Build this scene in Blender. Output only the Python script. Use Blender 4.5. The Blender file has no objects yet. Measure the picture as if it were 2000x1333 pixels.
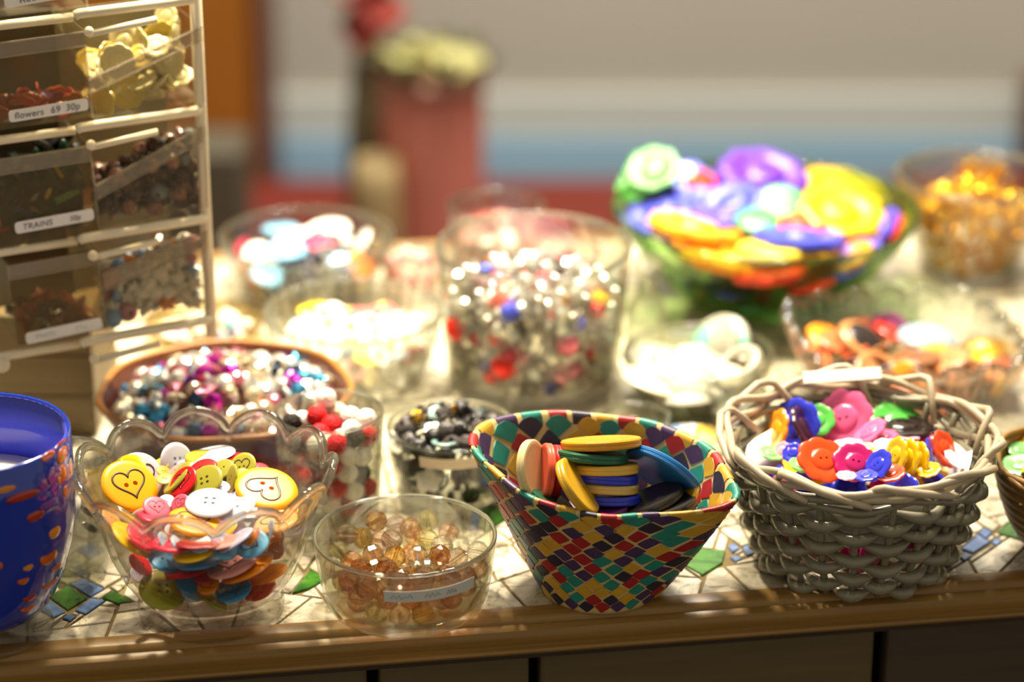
import bpy, bmesh, math, random
import numpy as np
from mathutils import Vector, Matrix

PI = math.pi
S = bpy.context.scene
COL = S.collection

# ---------------------------------------------------------------- camera, world, lights, exposure
FPX, PITCH, CAM_H = 5100.0, math.radians(22.3), 0.615      # 2000 x 1333 frame
CT, ST = math.cos(PITCH), math.sin(PITCH)
cam_data = bpy.data.cameras.new('camera')
cam_data.sensor_width = 36.0
cam_data.lens = FPX / 2000 * 36.0
cam_data.clip_start = 0.05
cam_data.dof.use_dof = True
cam_data.dof.focus_distance = 1.28
cam_data.dof.aperture_fstop = 3.4
cam = bpy.data.objects.new('camera', cam_data)
COL.objects.link(cam)
cam.location = (0, 0, CAM_H)
cam.rotation_euler = (PI / 2 - PITCH, 0, 0)
S.camera = cam

S.view_settings.view_transform = 'Standard'
S.view_settings.look = 'None'
S.view_settings.exposure = 0.1
S.view_settings.gamma = 1.0
S.view_settings.use_curve_mapping = False
cy = S.cycles
cy.max_bounces = 14
cy.transmission_bounces = 12
cy.transparent_max_bounces = 24
cy.glossy_bounces = 5
cy.diffuse_bounces = 3
cy.sample_clamp_indirect = 4.0
cy.blur_glossy = 0.6
cy.use_denoising = True

world = bpy.data.worlds.new('world')
S.world = world
world.use_nodes = True
world.node_tree.nodes['Background'].inputs[0].default_value = (1.0, 0.90, 0.72, 1)
world.node_tree.nodes['Background'].inputs[1].default_value = 0.36


def lamp(name, loc, target, size, power, col, spread=PI):
    d = bpy.data.lights.new(name, 'AREA')
    d.shape = 'DISK'
    d.size = size
    d.energy = power
    d.color = col
    d.spread = spread
    o = bpy.data.objects.new(name, d)
    COL.objects.link(o)
    o.location = loc
    o.rotation_euler = (Vector(target) - Vector(loc)).to_track_quat('-Z', 'Y').to_euler()
    return o


WARM = (1.0, 0.86, 0.62)
lamp('counter_lamp', (-0.02, 1.62, 0.95), (-0.02, 1.50, 0.0), 0.07, 2.7, WARM, math.radians(62))
lamp('counter_lamp', (0.24, 1.60, 1.0), (0.22, 1.48, 0.0), 0.07, 0.9, WARM, math.radians(62))
lamp('counter_lamp', (-0.26, 1.55, 1.0), (-0.2, 1.42, 0.0), 0.06, 3.2, WARM, math.radians(62))
lamp('ceiling_lamp', (0.05, 1.62, 1.7), (0.0, 1.25, 0.0), 0.18, 8.0, (1.0, 0.9, 0.72))
lamp('shop_lamp', (0.2, 2.4, 1.9), (0.2, 3.2, -0.3), 0.5, 70.0, (1.0, 0.95, 0.86))

# ---------------------------------------------------------------- helpers
CR, CU, CB = Vector((1, 0, 0)), Vector((0, ST, CT)), Vector((0, -CT, ST))


def ray(u, v):
    cx, c_y = (u - 1000) / FPX, -(v - 666.5) / FPX
    return Vector((cx, CT + c_y * ST, -ST + c_y * CT))


def px(u, v, z=0.0):
    d = ray(u, v)
    t = (z - CAM_H) / d.z
    return Vector((d.x * t, d.y * t, z))


def pxy(u, v, y):
    d = ray(u, v)
    t = y / d.y
    return Vector((d.x * t, y, CAM_H + d.z * t))


def to_px(p):
    z = p[2] - CAM_H
    f = p[1] * CT - z * ST
    return 1000 + FPX * p[0] / f, 666.5 - FPX * (p[1] * ST + z * CT) / f


def pxscale(p):
    return FPX / (p[1] * CT - (p[2] - CAM_H) * ST)


def lin(c):
    c = c / 255.0
    return c / 12.92 if c <= 0.04045 else ((c + 0.055) / 1.055) ** 2.4


def C(r, g, b):
    return (lin(r), lin(g), lin(b), 1.0)


def link(o, parent=None):
    COL.objects.link(o)
    if parent is not None:
        o.parent = parent
    return o


def obj(name, mesh, mat=None, parent=None, loc=None):
    o = bpy.data.objects.new(name, mesh)
    if mat is not None:
        if len(mesh.materials) == 0:
            mesh.materials.append(mat)
        elif mesh.materials[0] != mat:
            o.material_slots[0].link = 'OBJECT'
            o.material_slots[0].material = mat
    link(o, parent)
    if loc is not None:
        o.location = loc
    return o


def tag(o, label, cat, group=None):
    o['label'] = label
    o['category'] = cat
    if group:
        o['group'] = group
    return o


def thing(name, label, cat, loc=(0, 0, 0), group=None, rotz=0.0):
    o = bpy.data.objects.new(name, None)
    o.empty_display_size = 0.01
    link(o)
    o.location = loc
    o.rotation_euler = (0, 0, rotz)
    return tag(o, label, cat, group)


def mesh_from(verts, faces, smooth=True, sharp=None):
    m = bpy.data.meshes.new('mesh')
    m.from_pydata([tuple(v) for v in verts], [], faces)
    m.update()
    if smooth:
        m.polygons.foreach_set('use_smooth', [True] * len(m.polygons))
        if sharp:
            m.set_sharp_from_angle(angle=sharp)
    return m


def fix_normals(m):
    bm = bmesh.new()
    bm.from_mesh(m)
    bmesh.ops.recalc_face_normals(bm, faces=bm.faces)
    bm.to_mesh(m)
    bm.free()
    return m


def lathe(prof, n=48, mod=None, smooth=True, sharp=None, closed=False):
    """revolve (r, z) points; mod(theta, r, z, i) -> (r, z)"""
    V, F, rows = [], [], []
    for i, (r, z) in enumerate(prof):
        if r <= 1e-7:
            V.append((0, 0, z))
            rows.append([len(V) - 1])
        else:
            row = []
            for k in range(n):
                th = 2 * PI * k / n
                rr, zz = mod(th, r, z, i) if mod else (r, z)
                V.append((rr * math.cos(th), rr * math.sin(th), zz))
                row.append(len(V) - 1)
            rows.append(row)
    pairs = list(zip(rows[:-1], rows[1:]))
    if closed:
        pairs.append((rows[-1], rows[0]))
    for a, b in pairs:
        for k in range(n):
            k2 = (k + 1) % n
            if len(a) == 1 and len(b) == 1:
                break
            if len(a) == 1:
                F.append((a[0], b[k2], b[k]))
            elif len(b) == 1:
                F.append((a[k], a[k2], b[0]))
            else:
                F.append((a[k], a[k2], b[k2], b[k]))
    return fix_normals(mesh_from(V, F, smooth, sharp))


def tube(pts, rad, n=8, closed=False, flat=1.0, smooth=True):
    pts = [Vector(p) for p in pts]
    N = len(pts)
    rads = rad if isinstance(rad, (list, tuple)) else [rad] * N
    V, F = [], []
    up = None
    for i, p in enumerate(pts):
        if closed:
            t = (pts[(i + 1) % N] - pts[i - 1]).normalized()
        else:
            t = (pts[min(i + 1, N - 1)] - pts[max(i - 1, 0)]).normalized()
        if up is None:
            ref = Vector((0, 0, 1)) if abs(t.z) < 0.9 else Vector((1, 0, 0))
            up = (ref - t * ref.dot(t)).normalized()
        else:
            up = (up - t * up.dot(t)).normalized()
        sd = t.cross(up)
        for k in range(n):
            a = 2 * PI * k / n
            V.append(p + (sd * math.cos(a) + up * math.sin(a) * flat) * rads[i])
    rng = N if closed else N - 1
    for i in range(rng):
        j = (i + 1) % N
        for k in range(n):
            k2 = (k + 1) % n
            F.append((i * n + k, i * n + k2, j * n + k2, j * n + k))
    if not closed:
        F.append(tuple(range(n))[::-1])
        F.append(tuple((N - 1) * n + k for k in range(n)))
    return fix_normals(mesh_from(V, F, smooth))


def box(sx, sy, sz, bev=0.0, center=(0, 0, 0)):
    bm = bmesh.new()
    bmesh.ops.create_cube(bm, size=1.0)
    for v in bm.verts:
        v.co = Vector((v.co.x * sx + center[0], v.co.y * sy + center[1], v.co.z * sz + center[2]))
    if bev:
        bmesh.ops.bevel(bm, geom=list(bm.edges), offset=bev, segments=2, affect='EDGES', profile=0.5)
    m = bpy.data.meshes.new('mesh')
    bm.to_mesh(m)
    bm.free()
    return m


def prism(poly, z0, z1, bev=0.0, shrink=0.0):
    """upright prism over an xy polygon (counter-clockwise)"""
    n = len(poly)
    V = [(p[0], p[1], z0) for p in poly]
    if bev:
        c = Vector((sum(p[0] for p in poly) / n, sum(p[1] for p in poly) / n))
        V += [(p[0], p[1], z1 - bev) for p in poly]
        ins = []
        for p in poly:
            d = c - Vector((p[0], p[1]))
            q = Vector((p[0], p[1])) + d.normalized() * min(bev * 1.2, d.length * 0.3)
            ins.append((q.x, q.y, z1))
        V += ins
        L = 3
    else:
        V += [(p[0], p[1], z1) for p in poly]
        L = 2
    F = [tuple(range(n))[::-1], tuple((L - 1) * n + k for k in range(n))]
    for l in range(L - 1):
        for k in range(n):
            F.append((l * n + k, l * n + (k + 1) % n, (l + 1) * n + (k + 1) % n, (l + 1) * n + k))
    return fix_normals(mesh_from(V, F, smooth=False))


def evaluated_mesh(o):
    dg = bpy.context.evaluated_depsgraph_get()
    dg.update()
    m = bpy.data.meshes.new_from_object(o.evaluated_get(dg))
    return m


def punched(mesh, holes, hr, smooth=True, sharp=0.6):
    """cut round button holes through a unit-size mesh"""
    a = bpy.data.objects.new('tmp_a', mesh)
    COL.objects.link(a)
    bm = bmesh.new()
    for (hx, hy) in holes:
        bmesh.ops.create_cone(bm, cap_ends=True, segments=14, radius1=hr, radius2=hr, depth=2.0,
                              matrix=Matrix.Translation((hx, hy, 0)))
    cm = bpy.data.meshes.new('cut')
    bm.to_mesh(cm)
    bm.free()
    b = bpy.data.objects.new('tmp_b', cm)
    COL.objects.link(b)
    md = a.modifiers.new('b', 'BOOLEAN')
    md.operation = 'DIFFERENCE'
    md.solver = 'EXACT'
    md.object = b
    m = evaluated_mesh(a)
    bpy.data.objects.remove(a)
    bpy.data.objects.remove(b)
    m.polygons.foreach_set('use_smooth', [True] * len(m.polygons))
    m.set_sharp_from_angle(angle=sharp)
    return m


def text_mesh(s, size, shear=0.1, spacing=1.0):
    c = bpy.data.curves.new('text', 'FONT')
    c.body = s
    c.size = size
    c.shear = shear
    c.space_character = spacing
    c.align_x = 'CENTER'
    c.align_y = 'CENTER'
    c.extrude = 0.00008
    o = bpy.data.objects.new('tmp', c)
    COL.objects.link(o)
    m = evaluated_mesh(o)
    bpy.data.objects.remove(o)
    return m


def pose(o, loc, n, spin=0.0, scale=1.0):
    n = Vector(n).normalized()
    ref = CR - n * CR.dot(n)
    if ref.length < 0.2:
        ref = CU - n * CU.dot(n)
    x = ref.normalized()
    y = n.cross(x)
    rot = Matrix((x, y, n)).transposed().to_4x4() @ Matrix.Rotation(spin, 4, 'Z')
    sc = scale if isinstance(scale, (tuple, list)) else (scale, scale, scale)
    o.matrix_world = Matrix.Translation(loc) @ rot @ Matrix.Diagonal((sc[0], sc[1], sc[2], 1))


def ell_normal(aspect, ang):
    """normal of a disc seen as an ellipse: minor/major ratio, angle of its long axis"""
    s = 1 if aspect >= 0 else -1
    a = min(1.0, abs(aspect))
    t = math.acos(a)
    psi = math.radians(ang + 90 * s)
    return (CR * math.cos(psi) + CU * math.sin(psi)) * math.sin(t) + CB * math.cos(t)


def ordinal(k):
    names = ('first second third fourth fifth sixth seventh eighth ninth tenth eleventh twelfth thirteenth '
             'fourteenth fifteenth sixteenth seventeenth eighteenth nineteenth twentieth').split()
    return names[k] if k < len(names) else '%dth' % (k + 1)


ORD = {}


def order_label(o, colour, noun, place, u):
    ORD.setdefault((colour, noun, place), []).append((u, o))


def finish_labels():
    for (colour, noun, place), rows in ORD.items():
        rows.sort(key=lambda r: r[0])
        for k, (u, o) in enumerate(rows):
            if len(rows) == 1:
                o['label'] = 'only %s %s %s' % (colour, noun, place)
            else:
                o['label'] = '%s %s %s from the left %s' % (ordinal(k), colour, noun, place)


# ---------------------------------------------------------------- materials
def nmat(name):
    m = bpy.data.materials.new(name)
    m.use_nodes = True
    nt = m.node_tree
    return m, nt, nt.nodes['Principled BSDF']


def plastic(name, col, rough=0.25, spec=0.5, metal=0.0, var=0.06, coat=0.0, scale=60.0, sss=0.0, bump=0.0):
    """solid colour with a soft procedural mottling"""
    m, nt, b = nmat(name)
    N, L = nt.nodes, nt.links
    tc = N.new('ShaderNodeTexCoord')
    nz = N.new('ShaderNodeTexNoise')
    nz.inputs['Scale'].default_value = scale
    nz.inputs['Detail'].default_value = 3
    L.new(tc.outputs['Object'], nz.inputs['Vector'])
    mx = N.new('ShaderNodeMix')
    mx.data_type = 'RGBA'
    mx.inputs['A'].default_value = tuple(max(0, c * (1 - var)) for c in col[:3]) + (1,)
    mx.inputs['B'].default_value = tuple(min(1, c * (1 + var)) for c in col[:3]) + (1,)
    L.new(nz.outputs['Fac'], mx.inputs['Factor'])
    L.new(mx.outputs['Result'], b.inputs['Base Color'])
    b.inputs['Roughness'].default_value = rough
    b.inputs['Specular IOR Level'].default_value = spec
    b.inputs['Metallic'].default_value = metal
    b.inputs['Coat Weight'].default_value = coat
    if sss:
        b.inputs['Subsurface Weight'].default_value = sss
        b.inputs['Subsurface Radius'].default_value = (0.004, 0.003, 0.002)
        b.inputs['Subsurface Scale'].default_value = 1.0
    if bump:
        bp = N.new('ShaderNodeBump')
        bp.inputs['Strength'].default_value = bump
        bp.inputs['Distance'].default_value = 0.001
        L.new(nz.outputs['Fac'], bp.inputs['Height'])
        L.new(bp.outputs['Normal'], b.inputs['Normal'])
    return m


def glass(name, tint=(0.97, 0.98, 0.96), thick=0.5, ior=1.47, edge=(0.55, 0.6, 0.5), rough=0.0):
    """clear glass: part straight-through, part refracting; a little denser where the wall is seen edge on"""
    m, nt, b = nmat(name)
    N, L = nt.nodes, nt.links
    N.remove(b)
    out = N['Material Output']
    lw = N.new('ShaderNodeLayerWeight')
    lw.inputs['Blend'].default_value = 0.5
    mc = N.new('ShaderNodeMix')
    mc.data_type = 'RGBA'
    mc.inputs['A'].default_value = tuple(tint) + (1,)
    mc.inputs['B'].default_value = tuple(edge) + (1,)
    L.new(lw.outputs['Facing'], mc.inputs['Factor'])
    tr = N.new('ShaderNodeBsdfTransparent')
    L.new(mc.outputs['Result'], tr.inputs['Color'])
    gl = N.new('ShaderNodeBsdfGlossy')
    gl.inputs['Roughness'].default_value = 0.02
    pw = N.new('ShaderNodeMath')            # reflectance rises towards the grazing edge
    pw.operation = 'POWER'
    pw.inputs[1].default_value = 4.0
    L.new(lw.outputs['Facing'], pw.inputs[0])
    fr = N.new('ShaderNodeMath')
    fr.operation = 'MULTIPLY_ADD'
    fr.inputs[1].default_value = 0.7
    fr.inputs[2].default_value = 0.035
    L.new(pw.outputs[0], fr.inputs[0])
    m1 = N.new('ShaderNodeMixShader')
    L.new(fr.outputs[0], m1.inputs['Fac'])
    L.new(tr.outputs[0], m1.inputs[1])
    L.new(gl.outputs[0], m1.inputs[2])
    gs = N.new('ShaderNodeBsdfGlass')
    gs.inputs['IOR'].default_value = ior
    gs.inputs['Roughness'].default_value = rough
    gs.inputs['Color'].default_value = tuple(tint) + (1,)
    m2 = N.new('ShaderNodeMixShader')
    m2.inputs['Fac'].default_value = thick
    L.new(m1.outputs[0], m2.inputs[1])
    L.new(gs.outputs[0], m2.inputs[2])
    L.new(m2.outputs[0], out.inputs['Surface'])
    return m


def hazy(name, tint, milk, amount):
    """hazy clear plastic: straight-through light plus a thin milky film"""
    m, nt, b = nmat(name)
    N, L = nt.nodes, nt.links
    out = N['Material Output']
    tr = N.new('ShaderNodeBsdfTransparent')
    tr.inputs['Color'].default_value = tuple(tint) + (1,)
    b.inputs['Base Color'].default_value = tuple(milk) + (1,)
    b.inputs['Roughness'].default_value = 0.15
    mx = N.new('ShaderNodeMixShader')
    nz = N.new('ShaderNodeTexNoise')
    nz.inputs['Scale'].default_value = 40
    tc = N.new('ShaderNodeTexCoord')
    L.new(tc.outputs['Object'], nz.inputs['Vector'])
    mr = N.new('ShaderNodeMapRange')
    mr.inputs['To Min'].default_value = amount * 0.75
    mr.inputs['To Max'].default_value = amount * 1.25
    L.new(nz.outputs['Fac'], mr.inputs['Value'])
    L.new(mr.outputs['Result'], mx.inputs['Fac'])
    L.new(tr.outputs[0], mx.inputs[1])
    L.new(b.outputs[0], mx.inputs[2])
    L.new(mx.outputs[0], out.inputs['Surface'])
    return m


def stone(name, a, b_, c, rough=0.35):
    """marbled tile with per-tile tone"""
    m, nt, b = nmat(name)
    N, L = nt.nodes, nt.links
    tc = N.new('ShaderNodeTexCoord')
    oi = N.new('ShaderNodeObjectInfo')
    nz = N.new('ShaderNodeTexNoise')
    nz.inputs['Scale'].default_value = 70
    nz.inputs['Detail'].default_value = 8
    nz.inputs['Roughness'].default_value = 0.68
    nz.inputs['Distortion'].default_value = 1.2
    L.new(tc.outputs['Object'], nz.inputs['Vector'])
    rp = N.new('ShaderNodeValToRGB')
    e = rp.color_ramp.elements
    e[0].position, e[0].color = 0.36, c
    e[1].position, e[1].color = 0.66, a
    e2 = e.new(0.47)
    e2.color = b_
    L.new(nz.outputs['Fac'], rp.inputs['Fac'])
    hs = N.new('ShaderNodeHueSaturation')
    mr = N.new('ShaderNodeMapRange')
    mr.inputs['To Min'].default_value = 0.72
    mr.inputs['To Max'].default_value = 1.12
    L.new(oi.outputs['Random'], mr.inputs['Value'])
    L.new(mr.outputs['Result'], hs.inputs['Value'])
    L.new(rp.outputs['Color'], hs.inputs['Color'])
    L.new(hs.outputs['Color'], b.inputs['Base Color'])
    b.inputs['Roughness'].default_value = rough
    return m


def wood(name, a, b_, axis_scale=(3, 60, 60), rough=0.4):
    m, nt, b = nmat(name)
    N, L = nt.nodes, nt.links
    tc = N.new('ShaderNodeTexCoord')
    mp = N.new('ShaderNodeMapping')
    mp.inputs['Scale'].default_value = axis_scale
    nz = N.new('ShaderNodeTexNoise')
    nz.inputs['Scale'].default_value = 4
    nz.inputs['Detail'].default_value = 6
    L.new(tc.outputs['Object'], mp.inputs['Vector'])
    L.new(mp.outputs['Vector'], nz.inputs['Vector'])
    mx = N.new('ShaderNodeMix')
    mx.data_type = 'RGBA'
    mx.inputs['A'].default_value = a
    mx.inputs['B'].default_value = b_
    L.new(nz.outputs['Fac'], mx.inputs['Factor'])
    L.new(mx.outputs['Result'], b.inputs['Base Color'])
    b.inputs['Roughness'].default_value = rough
    return m


G_CLEAR = glass('clear_glass', thick=0.22, edge=(0.82, 0.82, 0.71))
G_RIM = glass('glass_rim', thick=0.6, edge=(0.62, 0.63, 0.50))
G_THICK = glass('thick_pressed_glass', tint=(0.985, 0.985, 0.97), thick=0.16, edge=(0.88, 0.86, 0.79))
G_RIB = glass('ribbed_pressed_glass', thick=0.35, edge=(0.76, 0.75, 0.64))
G_GREEN = glass('green_glass', tint=(0.80, 0.95, 0.66), thick=0.2, edge=(0.34, 0.62, 0.16))
PAPER = plastic('white_paper', C(240, 236, 226), 0.8, 0.2, var=0.03)
INK = plastic('pale_ink', C(120, 110, 110), 0.8, 0.1)
INK_FAINT = plastic('faint_ink', C(176, 180, 184), 0.8, 0.1)
DARKLINE = plastic('brown_print', C(62, 34, 20), 0.4)

PC = {}


def pcol(key, rgb, **kw):
    if key not in PC:
        PC[key] = plastic('plastic_' + key.replace(' ', '_').replace('-', '_'), C(*rgb), **kw)
    return PC[key]


# ---------------------------------------------------------------- prototypes (unit radius)
def dome(r):
    return 0.10 + 0.07 * (1 - r * r)


def button_mesh(holes):
    p = [(0, -0.10), (0.75, -0.10), (0.93, -0.06), (1.0, 0.0), (0.97, 0.06)]
    for r in (0.9, 0.78, 0.6, 0.4, 0.2):
        p.append((r, dome(r)))
    p.append((0, dome(0)))
    return punched(lathe(p, 40), holes, 0.085)


B_TWO = button_mesh([(-0.17, 0), (0.17, 0)])
B_FOUR = button_mesh([(-0.16, -0.16), (0.16, -0.16), (-0.16, 0.16), (0.16, 0.16)])


def heart_pts(s=0.62, n=46):
    out = []
    for k in range(n):
        t = 2 * PI * k / n
        x = 16 * math.sin(t) ** 3
        y = 13 * math.cos(t) - 5 * math.cos(2 * t) - 2 * math.cos(3 * t) - math.cos(4 * t)
        x, y = x / 17 * s, (y + 2) / 17 * s
        out.append((x, y, dome(min(1, math.hypot(x, y))) + 0.006))
    return out


HEART = tube(heart_pts(), 0.036, 6, closed=True, flat=0.6)


def flower_mesh(np_=8, depth=0.055, holes=True):
    def mod(th, r, z, i):
        w = abs(math.cos(np_ * th / 2)) ** 0.7
        k = 1 + depth * 2 * (w - 0.75) * min(1, (r / 0.75) ** 3)
        return r * k, z
    p = [(0, -0.11), (0.5, -0.11), (0.86, -0.10), (0.97, -0.05), (1.0, 0.02), (0.96, 0.09), (0.86, 0.12), (0.7, 0.11),
         (0.56, 0.075), (0.50, 0.07), (0.46, 0.11), (0.40, 0.145), (0.25, 0.16), (0, 0.165)]
    m = lathe(p, 72, mod)
    return punched(m, [(-0.12, 0), (0.12, 0)], 0.055) if holes else m


FLOWER = flower_mesh()
FLOWER5 = flower_mesh(5, 0.10)
DISC = lathe([(0, -0.17), (0.9, -0.17), (0.97, -0.15), (1.0, -0.10), (1.0, -0.02), (0.985, 0.0), (1.0, 0.02), (1.0, 0.10), (0.97, 0.15),
              (0.9, 0.17), (0.8, 0.155), (0.7, 0.15), (0, 0.15)], 44, sharp=0.5)


def bead_mesh(seg=10, rings=6):
    p = []
    a0 = 0.28
    for k in range(rings + 1):
        a = -PI / 2 + a0 + (PI - 2 * a0) * k / rings
        p.append((math.cos(a), math.sin(a)))
    hr = p[0][0] * 0.62
    p = [(hr, p[0][1] + 0.12)] + p + [(hr, p[-1][1] - 0.12)]
    return lathe(p, seg, smooth=False, closed=True)


BEAD = bead_mesh()
BEAD_SMALL = bead_mesh(8, 4)


def knot_mesh():
    """ball button knotted from cord: strands wound over a core"""
    V, F = [], []
    core = lathe([(0, -0.8)] + [(0.8 * math.cos(a), 0.8 * math.sin(a)) for a in np.linspace(-1.2, 1.2, 7)] + [(0, 0.8)], 12)
    ms = [core]
    for j, (tx, tz) in enumerate(((0.0, 0.0), (1.2, 0.4), (1.2, 2.5), (0.7, 4.5))):
        for w in (-0.34, 0.0, 0.34):
            rot = Matrix.Rotation(tz, 3, 'Z') @ Matrix.Rotation(tx, 3, 'X')
            rr = math.sqrt(max(0.05, 0.86 ** 2 - w * w))
            pts = [rot @ Vector((rr * math.cos(a), rr * math.sin(a), w)) for a in np.linspace(0, 2 * PI, 20, endpoint=False)]
            ms.append(tube(pts, 0.17, 6, closed=True))
    bm = bmesh.new()
    for m in ms:
        bm.from_mesh(m)
    o = bpy.data.meshes.new('knot')
    bm.to_mesh(o)
    bm.free()
    return o


KNOT = knot_mesh()
RING = lathe([(0.62, -0.12), (0.8, -0.15), (0.95, -0.1), (1.0, 0), (0.95, 0.1), (0.8, 0.15), (0.62, 0.12), (0.56, 0)], 36, closed=True)
SHELL_CAP = lathe([(0, 0.34), (0.4, 0.30), (0.75, 0.16), (0.97, 0.0), (1.0, -0.04), (0.94, -0.05), (0.7, 0.06), (0.35, 0.17), (0, 0.2)], 28)


def star_mesh():
    """chunky faceted star charm"""
    V, F = [], []
    n = 5
    for z in (-0.22, 0.22):
        for k in range(2 * n):
            a = PI * k / n
            r = 1.0 if k % 2 == 0 else 0.55
            V.append((r * math.cos(a), r * math.sin(a), z))
    V += [(0, 0, -0.5), (0, 0, 0.5)]
    for k in range(2 * n):
        k2 = (k + 1) % (2 * n)
        F += [(k, k2, 2 * n + k2, 2 * n + k), (k2, k, 4 * n), (2 * n + k, 2 * n + k2, 4 * n + 1)]
    return fix_normals(mesh_from(V, F, smooth=False))


STAR = star_mesh()
STICK = tube([(-1, 0, 0), (-0.9, 0, 0), (0.9, 0, 0), (1, 0, 0)], [0.08, 0.11, 0.11, 0.08], 6)


def rice_mesh():
    p = [(0, -1.0)] + [(0.42 * math.cos(a), math.sin(a)) for a in np.linspace(-1.25, 1.25, 7)] + [(0, 1.0)]
    return lathe(p, 9, smooth=False)


OVAL = rice_mesh()


# ---------------------------------------------------------------- containers as volumes
class Vessel:
    def __init__(self, x, y, inner, floor, top0, top1, z0=0.0):
        self.x, self.y, self.inner, self.floor = x, y, inner, floor     # inner: [(z, r)]
        self.top0, self.top1 = top0, top1                               # heap height at the wall and in the middle

    def R(self, z):
        zs = [a[0] for a in self.inner]
        rs = [a[1] for a in self.inner]
        return float(np.interp(z, zs, rs))

    def top(self, r):
        rr = self.R(self.top0)
        return self.top0 + (self.top1 - self.top0) * max(0.0, 1 - (r / rr) ** 2)

    def inside(self, p, m=0.0):
        r = math.hypot(p[0] - self.x, p[1] - self.y)
        return p[2] > self.floor + m and p[2] < self.top(r) - m and r < self.R(p[2]) - m

    def hit(self, u, v, m=0.0, deep=0.0):
        d = ray(u, v).normalized()
        o = Vector((0, 0, CAM_H))
        t = 1.0
        while t < 2.3:
            if self.inside(o + d * t, m):
                return o + d * (t + deep)
            t += 0.0006
        c = Vector((self.x, self.y, self.top1))      # ray misses: nearest point on the heap
        p = px(u, v, self.top0)
        r = Vector((p.x - self.x, p.y - self.y))
        lim = self.R(self.top0) - m
        if r.length > lim:
            r = r.normalized() * lim
        return Vector((self.x + r.x, self.y + r.y, self.top(r.length) - m * 0.5))

    def keep(self, P, m):
        for i in range(len(P)):
            x, y, z = P[i]
            z = max(z, self.floor + m)
            dx, dy = x - self.x, y - self.y
            r = math.hypot(dx, dy)
            lim = self.R(z) - m
            if r > lim:
                dx, dy = dx * lim / r, dy * lim / r
            P[i] = (self.x + dx, self.y + dy, z)

    def shell(self, rng, n, d, layers=1, back=0.2, mound=True):
        """points spread over the heap and against the wall, at least d apart"""
        pts = []
        tries = 0
        while len(pts) < n and tries < n * 40:
            tries += 1
            deep = rng.randrange(layers) * d * 0.9
            rt = self.R(self.top0)
            area_m = PI * rt * rt
            area_w = 2 * PI * rt * max(0.001, self.top0 - self.floor)
            if mound and rng.random() < area_m / (area_m + area_w * 0.7):
                r = (rt - d * 0.5) * math.sqrt(rng.random())
                a = rng.random() * 2 * PI
                p = (self.x + r * math.cos(a), self.y + r * math.sin(a), self.top(r) - d * 0.45 - deep)
            else:
                a = -PI / 2 + rng.uniform(-1, 1) * PI * 0.62
                z = rng.uniform(self.floor + d * 0.5, max(self.floor + d * 0.5, self.top0 - d * 0.4))
                r = max(0, self.R(z) - d * 0.55 - deep)
                p = (self.x + r * math.cos(a), self.y + r * math.sin(a), z)
            if p[2] < self.floor + d * 0.45:
                continue
            if all((p[0] - q[0]) ** 2 + (p[1] - q[1]) ** 2 + (p[2] - q[2]) ** 2 > (d * 0.86) ** 2 for q in pts):
                pts.append(p)
        return pts

    def out_normal(self, p):
        r = math.hypot(p[0] - self.x, p[1] - self.y)
        dt = self.top(r) - p[2]
        dw = self.R(p[2]) - r
        rad = Vector((p[0] - self.x, p[1] - self.y, 0))
        if r > 1e-5:
            rad /= r
        return Vector((rad.x * 0.35, rad.y * 0.35, 1)).normalized() if dt < dw else (rad + Vector((0, 0, 0.25))).normalized()


def relax(P, rad, ves, iters=60, pull=0.04):
    P = np.array([tuple(p) for p in P])
    P0 = P.copy()
    r = np.array(rad)
    for it in range(iters):
        d = P[:, None, :] - P[None, :, :]
        dist = np.sqrt((d ** 2).sum(-1)) + 1e-9
        want = r[:, None] + r[None, :]
        ov = np.where(dist < want, want - dist, 0)
        np.fill_diagonal(ov, 0)
        P = P + (d / dist[..., None] * ov[..., None] * 0.48).sum(1)
        P = P + (P0 - P) * pull * (1 - it / iters)
        L = [tuple(p) for p in P]
        for i in range(len(L)):
            pass
        ves_r = r.max()
        ves.keep(L, ves_r)
        P = np.array(L)
    return [Vector(p) for p in P]


def where(ves, p, far='far'):
    r = math.hypot(p[0] - ves.x, p[1] - ves.y)
    rt = ves.R(ves.top0)
    if p[2] < ves.top(r) - 0.008:
        a = math.degrees(math.atan2(p[0] - ves.x, -(p[1] - ves.y)))
        return 'low left' if a < -30 else ('low right' if a > 30 else 'low front')
    if r < rt * 0.4:
        return 'top middle'
    a = math.degrees(math.atan2(p[1] - ves.y, p[0] - ves.x)) % 360
    return ['right edge', 'back right', 'back edge', 'back left', 'left edge', 'front left', 'front edge', 'front right'][int(((a + 22.5) % 360) // 45)]


def shape_word(m):
    for k, w in ((STAR, 'star-shaped'), (BEAD, 'round faceted'), (BEAD_SMALL, 'squat faceted'), (OVAL, 'rice-shaped'), (KNOT, 'knotted'), (RING, 'ring-shaped'), (FLOWER, 'eight-petalled'), (FLOWER5, 'five-petalled'), (B_TWO, 'two-hole'),
                 (B_FOUR, 'four-hole'), (SHELL_CAP, 'domed'), (BRICK, 'block-shaped'), (STICK, 'thin')):
        if m is k:
            return w
    return ''


BRICK = box(2, 0.8, 0.7, 0.1)


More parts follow.
